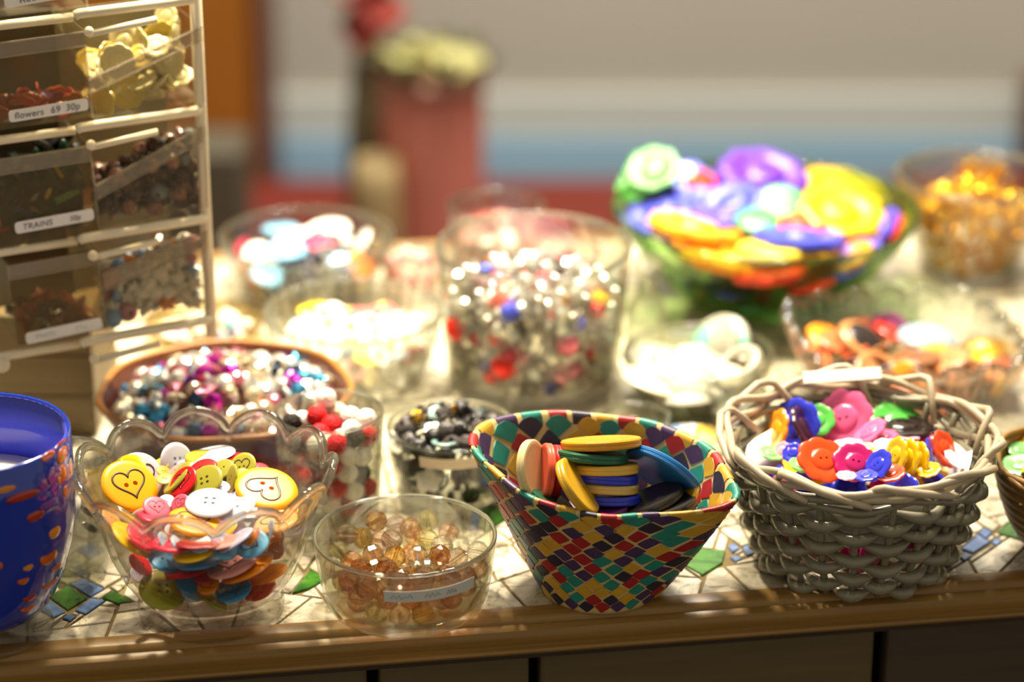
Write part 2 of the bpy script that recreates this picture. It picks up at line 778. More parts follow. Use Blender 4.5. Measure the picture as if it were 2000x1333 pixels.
def scatter(ves, pts, d, protos, colours, name, cat, noun, place, group, rng, flat=True, tilt=0.6, size=(0.85, 1.1), heart=0.0):
    """colours: list of (word, material, weight)"""
    words = [c[0] for c in colours]
    wts = [c[2] for c in colours]
    mats = {c[0]: c[1] for c in colours}
    for p in pts:
        w = rng.choices(words, wts)[0]
        pm = rng.choice(protos)
        o = obj(name, pm, mats[w])
        n = ves.out_normal(p) if flat else Vector((0, 0, 1))
        n = n + Vector((rng.gauss(0, tilt), rng.gauss(0, tilt), rng.gauss(0, tilt)))
        pose(o, p, n, rng.random() * 6.28, d * 0.5 * rng.uniform(*size))
        lab = '%s %s %s %s %s' % (w, shape_word(pm), noun, where(ves, p), place)
        tag(o, lab, cat, lab)
        yield o


def vessel_mesh(outer, wall, floor, n=64, mod=None, rim=None):
    """closed glass wall from an outer profile [(r,z)]"""
    R_, Z_ = [p[0] for p in outer], [p[1] for p in outer]
    prof = [(0, outer[0][1])] + list(outer)
    rt, zt = outer[-1]
    rim = wall * 0.5 if rim is None else rim
    prof += [(rt - wall * 0.15, zt + rim * 0.6), (rt - wall * 0.5, zt + rim * 0.8), (rt - wall * 0.85, zt + rim * 0.6)]
    for r, z in reversed(outer):
        if z > floor * 1.05:
            prof.append((max(0.001, r - wall), z))
    rf = float(np.interp(floor, Z_, R_)) - wall
    prof += [(max(0.001, rf), floor + 0.0012), (max(0.0008, rf - 0.002), floor), (0, floor)]
    return lathe(prof, n, mod)


def curved_label(ves, phi0, phi1, z0, z1, off, n=14):
    """paper strip bent round a vessel wall, phi measured from the side facing the camera"""
    V, F = [], []
    for k in range(n + 1):
        a = -PI / 2 + phi0 + (phi1 - phi0) * k / n
        for z, e in ((z0, 0.0), (z1, 0.0), (z1, 0.0002), (z0, 0.0002)):
            r = ves.R(z) + off + e
            V.append((ves.x + r * math.cos(a), ves.y + r * math.sin(a), z))
    for k in range(n):
        for q in range(4):
            F.append((k * 4 + q, k * 4 + (q + 1) % 4, (k + 1) * 4 + (q + 1) % 4, (k + 1) * 4 + q))
    F += [(0, 1, 2, 3), (n * 4 + 3, n * 4 + 2, n * 4 + 1, n * 4)]
    return fix_normals(mesh_from(V, F, smooth=True, sharp=0.6))


def scribble(ves, spans, z, off, h, seed):
    """faint illegible pen strokes on a curved label"""
    rng = random.Random(seed)
    ms = bmesh.new()
    for (p0, p1) in spans:
        n = max(6, int(abs(p1 - p0) / 0.03))
        pts = []
        for k in range(n + 1):
            a = -PI / 2 + p0 + (p1 - p0) * k / n
            zz = z + (h if k % 2 else -h) * rng.uniform(0.4, 1)
            r = ves.R(zz) + off
            pts.append((ves.x + r * math.cos(a), ves.y + r * math.sin(a), zz))
        ms.from_mesh(tube(pts, 0.00016, 4))
    m = bpy.data.meshes.new('strokes')
    ms.to_mesh(m)
    ms.free()
    return m


# ================================================================ THE SETTING
def structure(name, mesh, mat, parent=None):
    o = obj(name, mesh, mat, parent)
    o['kind'] = 'structure'
    return o


YW = 3.35
wall_z = lambda v: pxy(1000, v, YW).z
FLOOR_Z = -1.0
M_WALL = plastic('grey_wall_paint', C(186, 180, 166), 0.85, 0.2, var=0.04, scale=3)
M_WHITE = plastic('white_board_paint', C(206, 208, 200), 0.7, 0.3, var=0.03, scale=4)
M_BLUE = plastic('pale_blue_board_paint', C(158, 194, 216), 0.7, 0.3, var=0.05, scale=4)
M_RED = plastic('red_brown_dado_paint', C(118, 42, 30), 0.6, 0.3, var=0.08, scale=5)
structure('wall_back', box(5.0, 0.1, 3.2, center=(0, YW + 0.05, 0.5)), M_WALL)
z1, z2, z3 = wall_z(180), wall_z(262), wall_z(345)
structure('trim_1', box(5.0, 0.012, z1 - z2, 0.002, center=(0, YW - 0.006, (z1 + z2) / 2)), M_WHITE)
structure('trim_2', box(5.0, 0.016, z2 - z3, 0.002, center=(0, YW - 0.008, (z2 + z3) / 2)), M_BLUE)
structure('baseboard_back', box(5.0, 0.022, z3 - FLOOR_Z, 0.002, center=(0, YW - 0.011, (z3 + FLOOR_Z) / 2)), M_RED)
M_FLOOR = wood('brown_floor_boards', C(92, 66, 44), C(70, 48, 32), (2, 30, 2), 0.6)
structure('floor', box(5.0, 6.0, 0.05, center=(0, 1.5, FLOOR_Z - 0.025)), M_FLOOR)
px_r = pxy(1990, 300, YW - 0.05).x
M_POST = wood('brown_post', C(110, 66, 38), C(84, 48, 28), (40, 40, 2))
structure('trim_3', box(0.09, 0.05, 1.3, 0.004, center=(px_r + 0.045, YW - 0.047, wall_z(130) - 0.65)), M_POST)

# long red bench under the wall that carries the canister
BY0, BY1 = 2.5, 3.05
bz = pxy(850, 352, BY1).z
bench = thing('bench', 'long low red-brown bench running along the back wall', 'bench', (0, (BY0 + BY1) / 2, FLOOR_Z))
obj('bench_top', box(3.6, BY1 - BY0, 0.03, 0.004, center=(0, 0, bz - FLOOR_Z - 0.015)), M_RED, bench)
for sx in (-1.6, 0.0, 1.6):
    obj('bench_support', box(0.05, BY1 - BY0 - 0.08, bz - FLOOR_Z - 0.03, 0.003, center=(sx, 0, (bz - FLOOR_Z - 0.03) / 2)), M_RED, bench)

# terracotta canister with pale blooms
YC = 2.72
c0 = pxy(845, 160, YC)
sc = pxscale(c0)
rc = 100 / sc
hc = c0.z - bz
M_TERRA = plastic('dusty_red_glaze', C(224, 138, 120), 0.45, 0.4, var=0.1, scale=12)
M_TERRA_RIM = plastic('pale_pink_rim_glaze', C(190, 140, 118), 0.5, var=0.05)
cn = thing('canister', 'tall dusty-red canister filled with pale green blooms on the bench', 'canister', (c0.x, YC, bz))
obj('canister_body', lathe([(0, 0), (rc * 0.93, 0), (rc * 0.97, 0.01), (rc, 0.03), (rc, hc), (rc * 0.94, hc), (rc * 0.94, hc - 0.02), (0, hc - 0.02)], 40, sharp=0.7), M_TERRA, cn)
obj('rim', lathe([(rc * 0.92, hc - 0.004), (rc * 1.05, hc - 0.004), (rc * 1.08, hc + 0.006), (rc * 1.04, hc + 0.014), (rc * 0.92, hc + 0.012)], 40, closed=True), M_TERRA_RIM, cn)
M_BLOOM = plastic('pale_green_petal', C(206, 200, 132), 0.7, var=0.12, scale=30)
M_LEAF = plastic('olive_leaf', C(92, 88, 52), 0.6, var=0.15, scale=20)
rng = random.Random(4)
for k in range(16):
    a, q = rng.random() * 6.28, math.sqrt(rng.random()) * rc * 0.86
    o = obj('bloom', FLOWER5, M_BLOOM, cn)
    o.location = (q * math.cos(a), q * math.sin(a), hc + 0.018 + rng.random() * 0.022 * (1 - q / rc))
    o.rotation_euler = (rng.gauss(0.3, 0.35), rng.gauss(0, 0.35), a)
    o.scale = (0.021,) * 3
leaf = mesh_from([(0, 0, 0), (0.5, -0.32, 0.1), (1, 0, 0.12), (0.5, 0.32, 0.1), (0.5, 0, 0.02)], [(0, 1, 4), (1, 2, 4), (2, 3, 4), (3, 0, 4),
                 (4, 1, 0), (4, 2, 1), (4, 3, 2), (4, 0, 3)][:4], True)
for k in range(26):
    a = 6.28 * k / 26 + rng.gauss(0, 0.1)
    o = obj('leaf', leaf, M_LEAF, cn)
    o.location = (rc * 0.75 * math.cos(a), rc * 0.75 * math.sin(a), hc + 0.012)
    o.rotation_euler = (rng.gauss(0, 0.3), rng.uniform(-0.9, -0.25), a)
    o.scale = (0.04, 0.04, 0.04)

# slim olive vase with a red flower head beside it
p = pxy(715, 60, 2.8)
sv = pxscale(p)
vz = p.z - bz
vs = thing('vase', 'slim dark olive vase holding a red flower head, behind the red canister', 'vase', (p.x, 2.8, bz))
M_OLIVE = plastic('dark_olive_glaze', C(104, 96, 66), 0.4, var=0.1, scale=15)
rv = 40 / sv
obj('vase_body', lathe([(0, 0), (rv, 0), (rv * 1.15, 0.05), (rv * 1.1, vz * 0.5), (rv * 0.8, vz * 0.8), (rv * 0.55, vz * 0.93), (rv * 0.7, vz), (rv * 0.5, vz), (rv * 0.4, vz * 0.9), (0, vz * 0.88)], 32), M_OLIVE, vs)
M_REDF = plastic('red_petals', C(150, 42, 26), 0.6, var=0.1)
for k, (dx, dz, s_) in enumerate(((0.0, 0.012, 0.022), (0.014, 0.03, 0.022), (-0.012, 0.032, 0.02), (0.006, 0.046, 0.02), (0.024, 0.014, 0.018))):
    o = obj('flower_head', FLOWER5, M_REDF, vs)
    o.location = (dx, -0.012 + 0.004 * k, vz + dz)
    o.rotation_euler = (0.9 - 0.2 * k, 0.3 * (k - 2), k)
    o.scale = (s_ * 1.3,) * 3
p = pxy(735, 310, 2.66)
sv = pxscale(p)
hz = p.z - bz
o = obj('clay_pot', lathe([(0, 0), (44 / sv, 0), (52 / sv, hz * 0.3), (46 / sv, hz * 0.8), (40 / sv, hz), (36 / sv, hz), (38 / sv, hz * 0.8), (0, hz * 0.7)], 32),
        plastic('pale_ochre_clay', C(176, 152, 104), 0.7, var=0.08, scale=20), None, (p.x, 2.66, bz))
tag(o, 'small pale ochre clay pot in front of the slim olive vase', 'pot')
# orange wooden cabinet end left of the vase
xa, xb = pxy(414, 100, 3.11).x, pxy(492, 100, 3.11).x
za = pxy(450, 255, 2.9).z
cab = thing('cabinet', 'tall orange-brown wooden cabinet standing behind the wire rack', 'cabinet', ((xa + xb) / 2 - 0.1, 3.21, FLOOR_Z))
M_ORW = wood('orange_wood', C(176, 112, 34), C(140, 84, 22), (40, 40, 2), 0.45)
M_DKW = wood('dark_red_wood', C(120, 66, 34), C(92, 48, 26), (40, 40, 2), 0.45)
obj('cabinet_body', box(xb - xa + 0.2, 0.2, 0.9 - FLOOR_Z, 0.003, center=(0, 0, (0.9 - FLOOR_Z) / 2)), M_ORW, cab)
obj('cabinet_stile', box(0.014, 0.21, 0.9 - FLOOR_Z, 0.002, center=((xb - xa + 0.2) / 2 + 0.007, 0, (0.9 - FLOOR_Z) / 2)), M_DKW, cab)
p = pxy(440, 260, 2.75)
o = obj('storage_box', box(0.12, 0.1, p.z - bz, 0.004, center=(0, 0, (p.z - bz) / 2)), plastic('dark_grey_olive_card', C(92, 84, 66), 0.8, var=0.1, scale=9), None,
        (p.x - 0.035, 2.72, bz))
tag(o, 'dark grey-olive box on the bench before the orange cabinet', 'box')

# ================================================================ THE COUNTER
E0, E1 = px(0, 1286), px(2000, 1139)
EX = (E1 - E0).normalized()
EY = Vector((-EX.y, EX.x, 0))
EO = (E0 + E1) / 2
EROT = math.atan2(EX.y, EX.x)
DEPTH = (px(1000, 474) - EO).dot(EY)
HALF = 0.62


def loc2(p):
    d = Vector((p[0], p[1], 0)) - EO
    return (d.dot(EX), d.dot(EY))


counter = thing('display_counter', 'low counter topped with broken-tile mosaic and edged in brown wood', 'counter', (EO.x, EO.y, 0), rotz=EROT)
M_GROUT = plastic('olive_grout', C(118, 102, 70), 0.9, 0.2, var=0.2, scale=200, bump=0.3)
M_TILE = stone('marbled_tile', C(224, 216, 196), C(188, 178, 154), C(110, 98, 74))
M_TGREEN = stone('green_tile', C(70, 120, 40), C(50, 100, 30), C(34, 74, 22), 0.15)
M_TBLUE = stone('blue_tile', C(110, 136, 176), C(82, 108, 156), C(56, 78, 124), 0.2)
M_TPALE = stone('pale_mosaic_tile', C(214, 206, 186), C(180, 170, 150), C(150, 136, 112), 0.3)
WTOP = 0.0085
obj('mortar_bed', box(2 * HALF, DEPTH - WTOP, 0.012, center=(0, (DEPTH + WTOP) / 2, -0.0072)), M_GROUT, counter)
M_EDGE = wood('brown_edge_moulding', C(158, 120, 56), C(110, 80, 36), (2, 90, 90), 0.38)


def extrude_profile(prof, x0, x1):
    n = len(prof)
    V = [(x, a, b) for x in (x0, x1) for a, b in prof]
    F = [(k, (k + 1) % n, n + (k + 1) % n, n + k) for k in range(n)] + [tuple(range(n))[::-1], tuple(range(n, 2 * n))]
    return fix_normals(mesh_from(V, F, smooth=True, sharp=0.7))


prof = [(WTOP + 0.004, 0.0006), (0.0045, 0.0006), (0.003, -0.0002), (0.0016, -0.0016), (0.0012, -0.0030), (-0.0012, -0.0034), (-0.0030, -0.0046), (-0.0038, -0.0075),
        (-0.0036, -0.0105), (-0.0022, -0.0128), (-0.0022, -0.0138), (-0.0042, -0.0146), (-0.0046, -0.0160), (-0.0034, -0.0176), (0.0, -0.0182), (WTOP + 0.004, -0.0182)]
obj('wood_edge', extrude_profile(prof, -HALF, HALF), M_EDGE, counter)
obj('wood_edge', box(2 * HALF, 0.012, 0.02, 0.002, center=(0, DEPTH + 0.006, -0.0095)), M_EDGE, counter)
obj('top_board', box(2 * HALF, DEPTH - 0.004, 0.012, center=(0, DEPTH / 2 + 0.004, -0.0192)), wood('dark_board', C(60, 46, 28), C(46, 34, 20)), counter)
# cabinet front below
M_PANEL = wood('dark_olive_panel', C(104, 88, 52), C(84, 70, 42), (3, 3, 40), 0.5)
M_PANEL2 = wood('dark_panel_stile', C(78, 64, 44), C(58, 48, 34), (3, 3, 40), 0.5)
cuts = []
for u in (-500, 285, 735, 1062, 1785, 2600):
    q = pxy(u, 1320, 1.13)
    cuts.append(loc2((q.x, q.y))[0])
cuts[0], cuts[-1] = -HALF + 0.01, HALF - 0.01
for k in range(5):
    a, b = cuts[k] + 0.003, cuts[k + 1] - 0.003
    obj('front_panel', box(b - a, 0.014, 0.75, 0.002, center=((a + b) / 2, 0.024 + (0.003 if k % 2 else 0), -0.0255 - 0.375)), M_PANEL2 if k in (0, 4) else M_PANEL, counter)
obj('cabinet_carcass', box(2 * HALF - 0.02, DEPTH - 0.08, 0.95, center=(0, DEPTH / 2 + 0.02, -0.0255 - 0.478)), plastic('black_carcass', C(24, 20, 16), 0.8), counter)

# --- mosaic: crazy paving split by random straight joints, then cut round the coloured inlay
rng = random.Random(11)


def clip(poly, p, n):
    out = []
    for i in range(len(poly)):
        a, b = poly[i], poly[(i + 1) % len(poly)]
        da, db = (a - p).dot(n), (b - p).dot(n)
        if da >= 0:
            out.append(a)
        if (da > 0) != (db > 0) and abs(da - db) > 1e-12:
            out.append(a + (b - a) * (da / (da - db)))
    return out


def area(poly):
    return 0.5 * sum(poly[i].x * poly[(i + 1) % len(poly)].y - poly[(i + 1) % len(poly)].x * poly[i].y for i in range(len(poly)))


def inset(poly, g):
    out = list(poly)
    for i in range(len(poly)):
        a, b = poly[i], poly[(i + 1) % len(poly)]
        e = (b - a)
        if e.length < 1e-6:
            continue
        n = Vector((-e.y, e.x)).normalized()
        out = clip(out, a + n * g, n)
        if len(out) < 3:
            return []
    return out


def split(poly, target):
    if abs(area(poly)) < target * rng.uniform(0.6, 1.6):
        return [poly]
    c = sum((q for q in poly), Vector((0, 0))) / len(poly)
    best, ln = None, 0
    for i in range(len(poly)):
        e = poly[(i + 1) % len(poly)] - poly[i]
        if e.length > ln:
            ln, best = e.length, e.normalized()
    n = best.copy()
    n.rotate(Matrix.Rotation(rng.gauss(0, 0.42), 2))
    pt = c + best * rng.uniform(-0.12, 0.12) * ln
    a, b = clip(poly, pt, n), clip(poly, pt, -n)
    return (split(a, target) if len(a) > 2 else []) + (split(b, target) if len(b) > 2 else [])


def P2(u, v):
    return Vector(loc2(px(u, v)))


inlay = []
for cl, pts in [
    ('g', [(98, 1168), (130, 1142), (172, 1168), (132, 1192)]), ('b', [(135, 1140), (165, 1130), (205, 1150), (176, 1166)]),
    ('b', [(145, 1192), (178, 1168), (208, 1172), (168, 1200)]), ('b', [(78, 1192), (100, 1172), (130, 1196), (104, 1206)]),
    ('g', [(198, 1168), (222, 1152), (262, 1176), (230, 1180)]), ('b', [(120, 1208), (134, 1198), (150, 1203), (138, 1214)]),
    ('b', [(150, 1076), (176, 1060), (204, 1074), (176, 1092)]),
    ('g', [(568, 1160), (606, 1112), (640, 1130), (604, 1150)]),
    ('g', [(1336, 1104), (1370, 1070), (1418, 1076), (1412, 1100), (1372, 1124)]),
    ('b', [(1420, 1066), (1436, 1060), (1446, 1072), (1430, 1080)]), ('b', [(1448, 1068), (1466, 1062), (1476, 1080), (1458, 1086)]),
    ('b', [(1424, 1088), (1440, 1084), (1452, 1092), (1436, 1098)]),
    ('b', [(1876, 1072), (1910, 1044), (1936, 1058), (1902, 1080)]), ('b', [(1908, 1040), (1924, 1030), (1940, 1040), (1926, 1052)]),
    ('b', [(1934, 1058), (1946, 1050), (1958, 1058), (1946, 1066)]), ('b', [(1870, 1086), (1886, 1078), (1900, 1086), (1884, 1096)]),
    ('g', [(1944, 1040), (1990, 1006), (2050, 1020), (2010, 1060)]),
    ('g', [(905, 1010), (960, 985), (1000, 1005), (950, 1040)]), ('b', [(1000, 1008), (1030, 990), (1060, 1010), (1030, 1030)]),
    ('g', [(1310, 900), (1360, 880), (1400, 910), (1350, 930)]), ('b', [(20, 810), (60, 796), (100, 812), (60, 830)]),
]:
    poly = [P2(*q) for q in pts]
    if area(poly) < 0:
        poly.reverse()
    hull = poly
    inlay.append((cl, hull))

Y1 = DEPTH - 0.004
tiles = []
x0 = -HALF + 0.002
bands = [(WTOP + 0.001, 0.13, 0.0011), (0.13, 0.30, 0.0022), (0.30, Y1, 0.0048)]
xs = [-HALF + 0.002, -0.3, -0.05, 0.2, HALF - 0.002]
for (ya, yb, tg) in bands:
    for a, b in zip(xs[:-1], xs[1:]):
        edge = abs((a + b) / 2) > 0.35
        tiles += split([Vector((a, ya)), Vector((b, ya)), Vector((b, yb)), Vector((a, yb))], tg * (2.2 if edge else 1))
for cl, P in inlay:                       # cut the paving away round each inlaid piece
    nxt = []
    for t in tiles:
        if len(t) > 2:
            cur = t
            core = t
            for i in range(len(P)):
                a, b = P[i], P[(i + 1) % len(P)]
                n = Vector((-(b - a).y, (b - a).x)).normalized()
                core = clip(core, a, n)
                if len(core) < 3:
                    break
            if len(core) < 3 or abs(area(core)) < 2e-6:
                nxt.append(t)
                continue
            for i in range(len(P)):
                a, b = P[i], P[(i + 1) % len(P)]
                n = Vector((-(b - a).y, (b - a).x)).normalized()
                o_ = clip(cur, a, -n)
                if len(o_) > 2 and abs(area(o_)) > 4e-6:
                    nxt.append(o_)
                cur = clip(cur, a, n)
                if len(cur) < 3:
                    break
    tiles = nxt


def dedupe(poly):
    out = []
    for q in poly:
        if not out or (q - out[-1]).length > 2e-4:
            out.append(q)
    if len(out) > 2 and (out[0] - out[-1]).length < 2e-4:
        out.pop()
    return out


nt_ = 0
for t in tiles:
    q = inset(dedupe(t), 0.0008)
    q = dedupe(q)
    if len(q) > 2 and abs(area(q)) > 6e-6:
        z = 0.0 + rng.uniform(-0.0003, 0.0001)
        obj('tile', prism(q, -0.003, z, 0.0004), M_TILE, counter)
        nt_ += 1
for cl, P in inlay:
    q = inset(P, 0.0004)
    if len(q) > 2:
        obj('inlay_tile', prism(q, -0.003, 0.0001, 0.0004), M_TGREEN if cl == 'g' else M_TBLUE, counter)
print('tiles', nt_)

#@@PART2
# ================================================================ THE WIRE RACK WITH CLEAR BINS
RK = 0.872                                # how near the rack stands compared with the point below it on the counter
ZB = CAM_H * (1 - RK)
PB, PL = px(413, 655, ZB), px(0, 725, ZB)
PB.z = PL.z = 0
RX = (PB - PL).normalized()
RN = Vector((-RX.y, RX.x, 0))
RROT = math.atan2(RX.y, RX.x)


def rk(u, v, y=0.0):
    """local (x, z) on the rack's front plane, y behind it"""
    d = ray(u, v)
    o = Vector((0, 0, CAM_H))
    t = (PB + RN * y - o).dot(RN) / d.dot(RN)
    q = o + d * t
    return ((q - PB).dot(RX), q.z - ZB)


M_WIRE = plastic('cream_coated_wire', C(236, 222, 188), 0.35, 0.5, var=0.04)
M_BIN = hazy('clear_plastic_bin', (0.93, 0.92, 0.88), (0.62, 0.56, 0.42), 0.06)
M_BINF = hazy('smoky_bin_front', (0.78, 0.72, 0.58), (0.40, 0.34, 0.20), 0.15)
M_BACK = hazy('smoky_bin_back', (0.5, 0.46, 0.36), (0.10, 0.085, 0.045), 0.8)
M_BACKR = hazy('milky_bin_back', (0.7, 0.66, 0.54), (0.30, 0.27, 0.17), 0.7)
M_LIP = hazy('frosted_bin_lip', (0.9, 0.87, 0.8), (0.60, 0.54, 0.42), 0.24)
rack = thing('wire_rack', 'cream wire rack holding tiers of clear plastic bins', 'rack', (PB.x, PB.y, ZB), rotz=RROT)
XL = -0.172 * RK
RAILZ = [0.0125 * RK, 0.079 * RK, 0.148 * RK, 0.2165 * RK]
o = obj('post', tube([(0, 0, 0), (0, 0, 0.1), (0, 0, 0.27)], 0.0032, 12), M_WIRE, rack)
obj('post', tube([(XL, 0, 0), (XL, 0, 0.29)], 0.0032, 12), M_WIRE, rack)
obj('post', tube([(XL, 0.10, 0), (XL, 0.10, 0.29)], 0.0032, 12), M_WIRE, rack)
fx, fz = rk(2, 716)
obj('foot_ball', lathe([(0, -0.0042)] + [(0.0042 * math.cos(a), 0.0042 * math.sin(a)) for a in np.linspace(-1.2, 1.2, 7)] + [(0, 0.0042)], 12), M_WIRE, rack, (fx, -0.003, max(0.0045, fz)))
XS = -0.0815 * RK
# dark wooden riser under its near end
ra, rb = px(-140, 852), px(192, 846)
riser = thing('riser_box', 'dark olive-brown wooden riser box under the wire rack behind the goblet', 'box', ((ra.x + rb.x) / 2, ra.y + 0.045, 0))
M_RISER = wood('olive_brown_board', C(128, 108, 66), C(100, 82, 50), (2, 60, 60), 0.5)
for q in range(3):
    hh = (ZB - 0.0045) / 3
    obj('board', box(rb.x - ra.x, 0.09, hh - 0.0006, 0.0008, center=(0, 0, hh * (q + 0.5))), M_RISER, riser)
for k, z in enumerate(RAILZ):
    xs_ = XS + 0.003 * (k - 1) * 0.9
    obj('rail', tube([(xs_, -0.005, z - 0.001), (xs_ + 0.002, -0.006, z), (-0.004, -0.004, z), (0.0, 0, z)], 0.0026, 10), M_WIRE, rack)
    obj('rail', tube([(XL, 0.0, z - 0.003), (xs_, 0.0, z - 0.003)], 0.0024, 10), M_WIRE, rack)
    obj('rail', tube([(XL, 0, z - 0.003), (XL, 0.10, z - 0.003)], 0.0022, 8), M_WIRE, rack)
    hx = xs_ + 0.005
    hk = obj('hook_rod', tube([(hx, -0.010, z - 0.010), (hx + 0.036, -0.010, z - 0.0065)], 0.0019, 8), M_WIRE, rack)
    obj('knob', lathe([(0, -0.0027)] + [(0.0027 * math.cos(a), 0.0027 * math.sin(a)) for a in np.linspace(-1.2, 1.2, 7)] + [(0, 0.0027)], 12), M_WIRE, hk, (hx, -0.0105, z - 0.0085))


def plate(pts, thick, name, mat, parent):
    """thin sheet over a planar 3D polygon"""
    pts = [Vector(p) for p in pts]
    n = (pts[1] - pts[0]).cross(pts[2] - pts[1]).normalized() * thick
    N = len(pts)
    V = pts + [p + n for p in pts]
    F = [tuple(range(N))[::-1], tuple(range(N, 2 * N))] + [(k, (k + 1) % N, N + (k + 1) % N, N + k) for k in range(N)]
    return obj(name, fix_normals(mesh_from(V, F, smooth=False)), mat, parent)


def to_world(x, y, z):
    return PB + RX * x + RN * y + Vector((0, 0, z + ZB))


def make_bin(front, depth, label, lip, mat_front, tagtext=None, txts=()):
    """front: local (x,z) corners TL, TR, BR, BL on the front plane"""
    TL, TR, BR, BL = front
    xo = sum(p[0] for p in front) / 4
    base = to_world(xo, 0, min(BL[1], BR[1]))
    b = thing('storage_bin', label, 'bin', base, rotz=RROT)
    z0 = min(BL[1], BR[1])
    f = lambda p, y: (p[0] - xo, y, p[1] - z0)
    y0, y1 = -0.002, depth
    plate([f(TL, y0), f(TR, y0), f(BR, y0), f(BL, y0)], 0.0010, 'front_wall', mat_front, b)
    ztop = max(TL[1], TR[1])
    bt = (TL[0], ztop), (TR[0], ztop)
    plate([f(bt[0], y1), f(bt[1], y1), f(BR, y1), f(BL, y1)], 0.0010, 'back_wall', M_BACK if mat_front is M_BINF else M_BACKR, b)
    plate([f(TL, y0), f(BL, y0), f(BL, y1), f(bt[0], y1)], 0.0010, 'side_wall', M_BIN, b)
    plate([f(TR, y0), f(BR, y0), f(BR, y1), f(bt[1], y1)], 0.0010, 'side_wall', M_BIN, b)
    plate([f(BL, y0), f(BR, y0), f(BR, y1), f(BL, y1)], 0.0010, 'bin_floor', M_BIN, b)
    l0, l1 = lip
    TLl, TRl = (TL[0] + (BL[0] - TL[0]) * l0, TL[1] + (BL[1] - TL[1]) * l0), (TR[0] + (BR[0] - TR[0]) * l1, TR[1] + (BR[1] - TR[1]) * l1)
    plate([f(TL, -0.0046), f(TR, -0.0046), f(TRl, -0.0046), f(TLl, -0.0046)], 0.0016, 'lip', M_LIP, b)
    e = [f(TLl, -0.0048), f(TRl, -0.0048)]
    obj('lip_edge', tube(e, 0.0006, 6), M_LIP, b)
    obj('lip_edge', tube([f(TL, -0.0048), f(TR, -0.0048)], 0.0006, 6), M_LIP, b)
    obj('corner_rib', tube([f(TRl, -0.003), f(BR, -0.003)], 0.0007, 6), M_LIP, b)
    return b, xo, z0


def flat_text(s, size, cx, cz, y, ang, mat, parent):
    m = text_mesh(s, size, 0.12, 1.05)
    o = obj('handwriting', m, mat, parent)
    o.matrix_local = Matrix.Translation((cx, y, cz)) @ Matrix.Rotation(ang, 4, 'Y') @ Matrix.Rotation(PI / 2, 4, 'X')
    return o


def label_strip(b, xo, z0, u0, v0, u1, v1, hpx, words):
    """rounded paper strip between two pixel points of its centre line"""
    (xa, za), (xb, zb) = rk(u0, v0, -0.003), rk(u1, v1, -0.003)
    L, ang = math.hypot(xb - xa, zb - za), math.atan2(zb - za, xb - xa)
    h = hpx / pxscale(to_world(xa, 0, za))
    r = h * 0.28
    pts = []
    for cx_, cz_, a0 in ((L / 2 - r, h / 2 - r, 0), (-L / 2 + r, h / 2 - r, 90), (-L / 2 + r, -h / 2 + r, 180), (L / 2 - r, -h / 2 + r, 270)):
        for q in (0, 30, 60, 90):
            a = math.radians(a0 + q)
            pts.append((cx_ + r * math.cos(a), cz_ + r * math.sin(a)))
    ca, sa = math.cos(ang), math.sin(ang)
    mx_, mz_ = (xa + xb) / 2 - xo, (za + zb) / 2 - z0
    P3 = [(mx_ + x * ca - z * sa, -0.0032, mz_ + x * sa + z * ca) for x, z in pts]
    plate(P3, 0.0003, 'paper_label', PAPER, b)
    for w, t, sz in words:
        if w == '~':                         # writing too faint to read: pale pen strokes
            pts, nst = [], max(6, int(sz * 110))
            for q in range(nst):
                x = L * (t + sz * (2 * q / (nst - 1) - 1))
                z = h * (0.2 if q % 2 else -0.2) * (0.6 + 0.4 * math.sin(q * 2.3))
                pts.append((mx_ + x * ca - z * sa, -0.0037, mz_ + x * sa + z * ca))
            obj('handwriting', tube(pts, 0.00016, 4), INK_FAINT, b)
            continue
        flat_text(w, h * sz, mx_ + t * L * ca, mz_ + t * L * sa - 0.0002, -0.0037, -ang, INK, b)


rowsL = [  # TL (off frame), TR, BR pixels, tier name
    ((160, 58), (178, 226)), ((172, 281), (191, 452)), ((184, 486), (205, 640))]
names_l = ['smoky clear bin labelled flowers on the second tier of the rack', 'smoky clear bin labelled TRAINS on the middle tier of the rack',
           'smoky clear bin of orange pieces on the lowest tier of the rack']
strips = [((17, 228), (172, 203), 24, (('flowers', -0.25, 0.78), ('69', 0.08, 0.8), ('30p', 0.3, 0.8))),
          ((29, 446), (183, 418), 24, (('TRAINS', -0.22, 0.72), ('50p', 0.26, 0.6))),
          ((50, 662), (199, 630), 24, (('~', -0.24, 0.13), ('~', 0.22, 0.07)))]
W_L = [0.079 * RK, 0.079 * RK, 0.0545 * RK]
bins = []
for k in range(3):
    (tr, br) = rowsL[k]
    TR, BR = rk(*tr), rk(*br)
    TL, BL = (TR[0] - W_L[k], TR[1] - 0.001), (BR[0] - W_L[k], BR[1] - 0.001)
    b, xo, z0 = make_bin((TL, TR, BR, BL), 0.055, names_l[k], (0.16, 0.16), M_BINF)
    s0, s1, hp, words = strips[k]
    label_strip(b, xo, z0, s0[0], s0[1], s1[0], s1[1], hp, words)
    bins.append((TL, TR, BR, BL, 0.055))
rowsR = [((168, 152), (389, 48), (394, 196), (184, 236)), ((182, 358), (395, 240), (400, 402), (196, 444)), ((196, 528), (398, 448), (404, 602), (206, 642))]
names_r = ['clear tilted bin of cream flower buttons behind the upper rack rail', 'clear tilted bin of brown beads on the middle tier of the rack',
           'clear tilted bin of pale crystal beads on the lowest rack tier']
for k in range(3):
    c = [rk(*q) for q in rowsR[k]]
    b, xo, z0 = make_bin(c, 0.06, names_r[k], (0.3, 0.17), M_BIN)
    bins.append((*c, 0.06))
